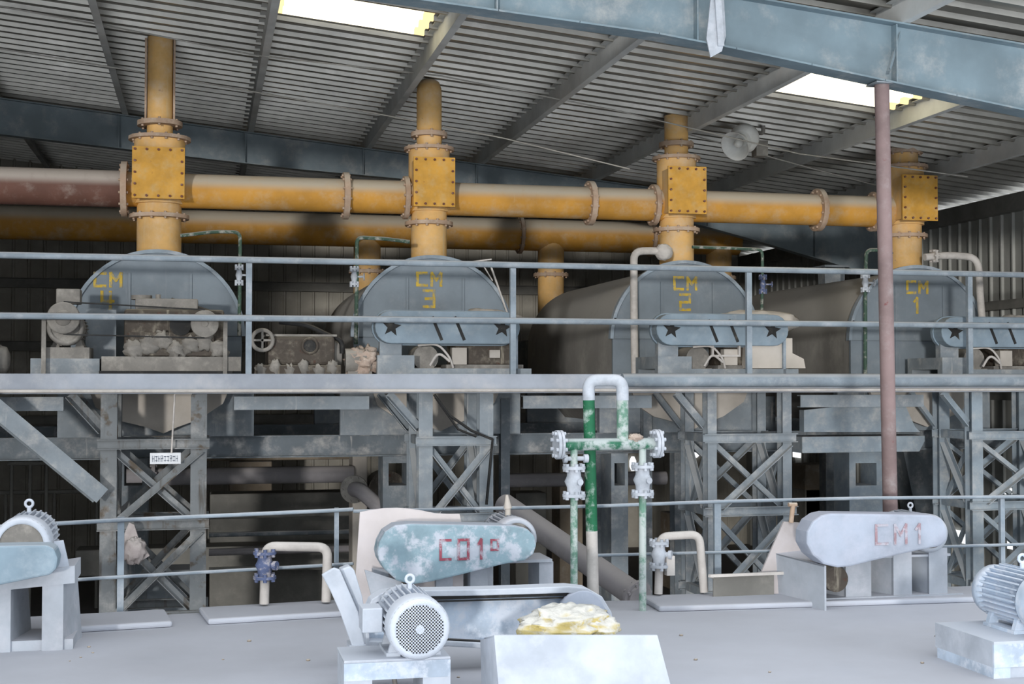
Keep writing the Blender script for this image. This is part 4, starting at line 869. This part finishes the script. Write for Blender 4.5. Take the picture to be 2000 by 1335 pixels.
t2.part('side_wall', MB().sheet([V(xw,yb-.0,0),V(xw,yb,z1),V(un(1515,1080,yb+.55).x,yb+.55,un(1515,1080,yb+.55).z),V(un(1518,1150,yb+.55).x,yb+.55,0)], .014, (1,0,0)), M['stand'], label='flared left side wall')
t2.part('top_ledge', MB().sheet([V(xw,yb+.0,z1),V(un(1515,1080,yb+.55).x,yb+.55,un(1515,1080,yb+.55).z),V(xw+.3,yb+.6,z1+.06),V(xw+.04,yb+.21,z1)], .01, (0,0,-1)), M['stand'])
t2.part('rail_beam', MB().box(xw,un(1900,1,yb).x,yb+.2,yb+.62,.0,.05), M['stand'])
t2.part('pulley', MB().cyl((xw+.14,yb+.1,un(1640,1135,yb).z),(xw+.14,yb+.3,un(1640,1135,yb).z),.09,22).cyl((xw+.06,yb+.26,un(1640,1135,yb).z),(xw+.24,yb+.26,un(1640,1135,yb).z),.05,12), M['grease'], label='dark greasy pulley')
zmo = un(1790,1080,yb+.3).z-.0
t2.part('motor_plate', MB().box(un(1735,1,yb).x,un(1880,1,yb).x,yb+.23,yb+.62,zmo-.016,zmo), M['stand'])
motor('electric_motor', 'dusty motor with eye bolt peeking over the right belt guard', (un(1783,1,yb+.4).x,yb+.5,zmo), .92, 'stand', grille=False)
q = [un(1463,1150,9.3),un(1531,1018,9.33),un(1590,1022,9.33),un(1588,1160,9.3)]; q[0].z = q[3].z = 0.0
solo('leaning_sheet', 'pinkish-grey slanted sheet left of the grey right guard', 'sheet', MB().sheet(q, .02, (0,1,0)), M['cream'])
t = T('angle_tray', 'low triangular angle-iron tray left of the slanted sheet', 'tray', unz(1460,1158)); Ya = 9.24
a0, a1, a2 = un(1386,1124,Ya), un(1540,1118,Ya), unz(1460,1150); 
t.part('frame', MB().bar(a0,a1,.02,.02).bar(a0,a2,.02,.02), M['palepipe']); t.part('panel', MB().sheet([V(a0.x+.04,Ya+.03,0),V(a0.x+.04,Ya+.03,a0.z),V(a1.x-.1,Ya+.03,a1.z),V(a1.x-.1,Ya+.03,0)], .012, (0,1,0)), M['bench'])
for px in (1512,1537): pass
solo('bottle_nozzle', 'small brownish nozzle standing at the top of the slanted sheet', 'nozzle', MB().cyl(un(1545,1020,9.32),un(1549,985,9.32),.018,10).cyl(un(1540,985,9.32),un(1556,985,9.32),.016,8), M['pinkrust'])
# left guard unit
Yg = 8.3; gp = [(-150,1068),(92,1064),(106,1072),(113,1090),(110,1110),(98,1122),(0,1142),(-90,1160),(-150,1150)]
t = T('belt_guard', 'clean blue belt guard at the left edge of the view', 'guard', V(un(0,1250,Yg).x,Yg,0), 'belt guards on the deck')
t.part('cover', MB().prism(gpoly(gp,Yg), Yg, Yg+.2), M['guardB'], bevel=.012)
t3 = T('machine_base', 'pale steel table frame under the clean blue guard at the left', 'frame', V(un(70,1250,Yg).x,Yg+.2,0))
zt = un(70,1125,Yg).z; xa = un(-140,1,Yg).x; xb = un(137,1,Yg).x
t3.part('top_beam', MB().prism([(un(-140,1162,Yg).x,un(0,1172,Yg).z),(un(140,1150,Yg).x,un(0,1152,Yg).z),(un(140,1117,Yg).x,un(0,1117,Yg).z),(un(-140,1150,Yg).x,un(0,1152,Yg).z)], Yg+.195, Yg+.6), M['stand'])
for a, b in ((-10,24),(86,128)):
    x0, x1 = un(a,1,Yg).x, un(b,1,Yg).x; t3.part('leg', MB().box(x0,x1,Yg+.2,Yg+.215,0,zt-.06), M['stand'])
    t3.part('gusset', MB().sheet([V(x1,Yg+.21,0),V(x1,Yg+.21,zt-.08),V(x1+.045,Yg+.6,zt-.08),V(x1+.075,Yg+.6,0)], .012, (-1,0,0)), M['stand'])
t3.part('base_rail', MB().box(xa,xb+.03,Yg+.218,Yg+.62,0,.06), M['stand'])
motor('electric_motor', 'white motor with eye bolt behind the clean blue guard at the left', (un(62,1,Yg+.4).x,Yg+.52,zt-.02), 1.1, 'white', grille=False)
t3.part('end_plate', MB().prism([(un(105,1,Yg).x,zt),(un(140,1,Yg).x,zt),(un(126,1,Yg).x,un(0,1066,Yg).z),(un(108,1,Yg).x,un(0,1068,Yg).z)], Yg+.22, Yg+.24), M['white'])
# right edge motor and stand
Yr = 6.75; c = un(2000,1172,Yr); zs = c.z-.165*1.1
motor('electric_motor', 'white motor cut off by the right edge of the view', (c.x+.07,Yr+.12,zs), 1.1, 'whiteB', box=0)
x0, x1 = un(1893,1,Yr).x, un(2150,1,Yr).x
t = T('motor_stand', 'white dusty stand under the motor at the right edge', 'stand', ((x0+x1)/2,Yr+.1,0))
t.part('top_plate', MB().box(x0,x1,Yr-.18,Yr+.42,zs-.016,zs-.001), M['white']); t.part('apron', MB().box(x0,x1,Yr-.18,Yr-.166,zs-.14,zs-.016), M['whiteB']); t.part('side_apron', MB().box(x0,x0+.014,Yr-.166,Yr+.42,zs-.14,zs-.016), M['white'])
for xx in (x0,x1-.1): t.part('leg', MB().box(xx,xx+.1,Yr-.176,Yr-.15,0,zs-.14).box(xx,xx+.02,Yr-.15,Yr+.4,0,zs-.14), M['whiteB'])
t.part('brace', MB().sheet([V(x0+.1,Yr-.17,zs-.14),V(x0+.3,Yr-.17,zs-.14),V(x0+.1,Yr-.17,zs-.36)], .012), M['white'])
# crumbs of debris on the deck
mb = MB()
for i in range(26):
    p = unz(random.uniform(20,1900), random.uniform(1235,1330)); s = random.uniform(.004,.012); mb.blob((p.x,p.y,s*.5), s*1.4,s,s*.7,.4,3,8,5,i)
o = solo('debris_crumbs', 'scattered tiny crumbs of debris on the white dusty deck', 'debris', mb, M['beige']); o['kind'] = 'stuff'
# ================================================================== LIGHT AND CAMERA
w = bpy.data.worlds.new('World'); bpy.context.scene.world = w; w.use_nodes = True
bg = w.node_tree.nodes['Background']; bg.inputs[0].default_value = (.87,.93,1.0,1); bg.inputs[1].default_value = SKYST
flash_sun = bpy.data.lights.new('flash_sun','SUN'); flash_sun.energy = SUNST; flash_sun.angle = math.radians(3); flash_sun.color = (1,.98,.95)  # low light from behind the camera, added in place of its flash
so = bpy.data.objects.new('flash_sun', flash_sun); C.objects.link(so)
sd = V(math.sin(math.radians(SUNAZ))*math.cos(math.radians(SUNEL)), math.cos(math.radians(SUNAZ))*math.cos(math.radians(SUNEL)), -math.sin(math.radians(SUNEL)))
so.rotation_euler = sd.to_track_quat('-Z','Y').to_euler()
cam = bpy.data.cameras.new('camera'); co = bpy.data.objects.new('camera', cam); C.objects.link(co)
co.location = EYE; cam.sensor_width = 36; cam.lens = F/2000*36; co.rotation_euler = (PI/2+PIT, 0, -YAW)
sc = bpy.context.scene; sc.camera = co
sc.view_settings.view_transform = 'Standard'; sc.view_settings.look = 'None'; sc.view_settings.gamma = 1; sc.view_settings.use_curve_mapping = False
sc.view_settings.exposure = EXPO
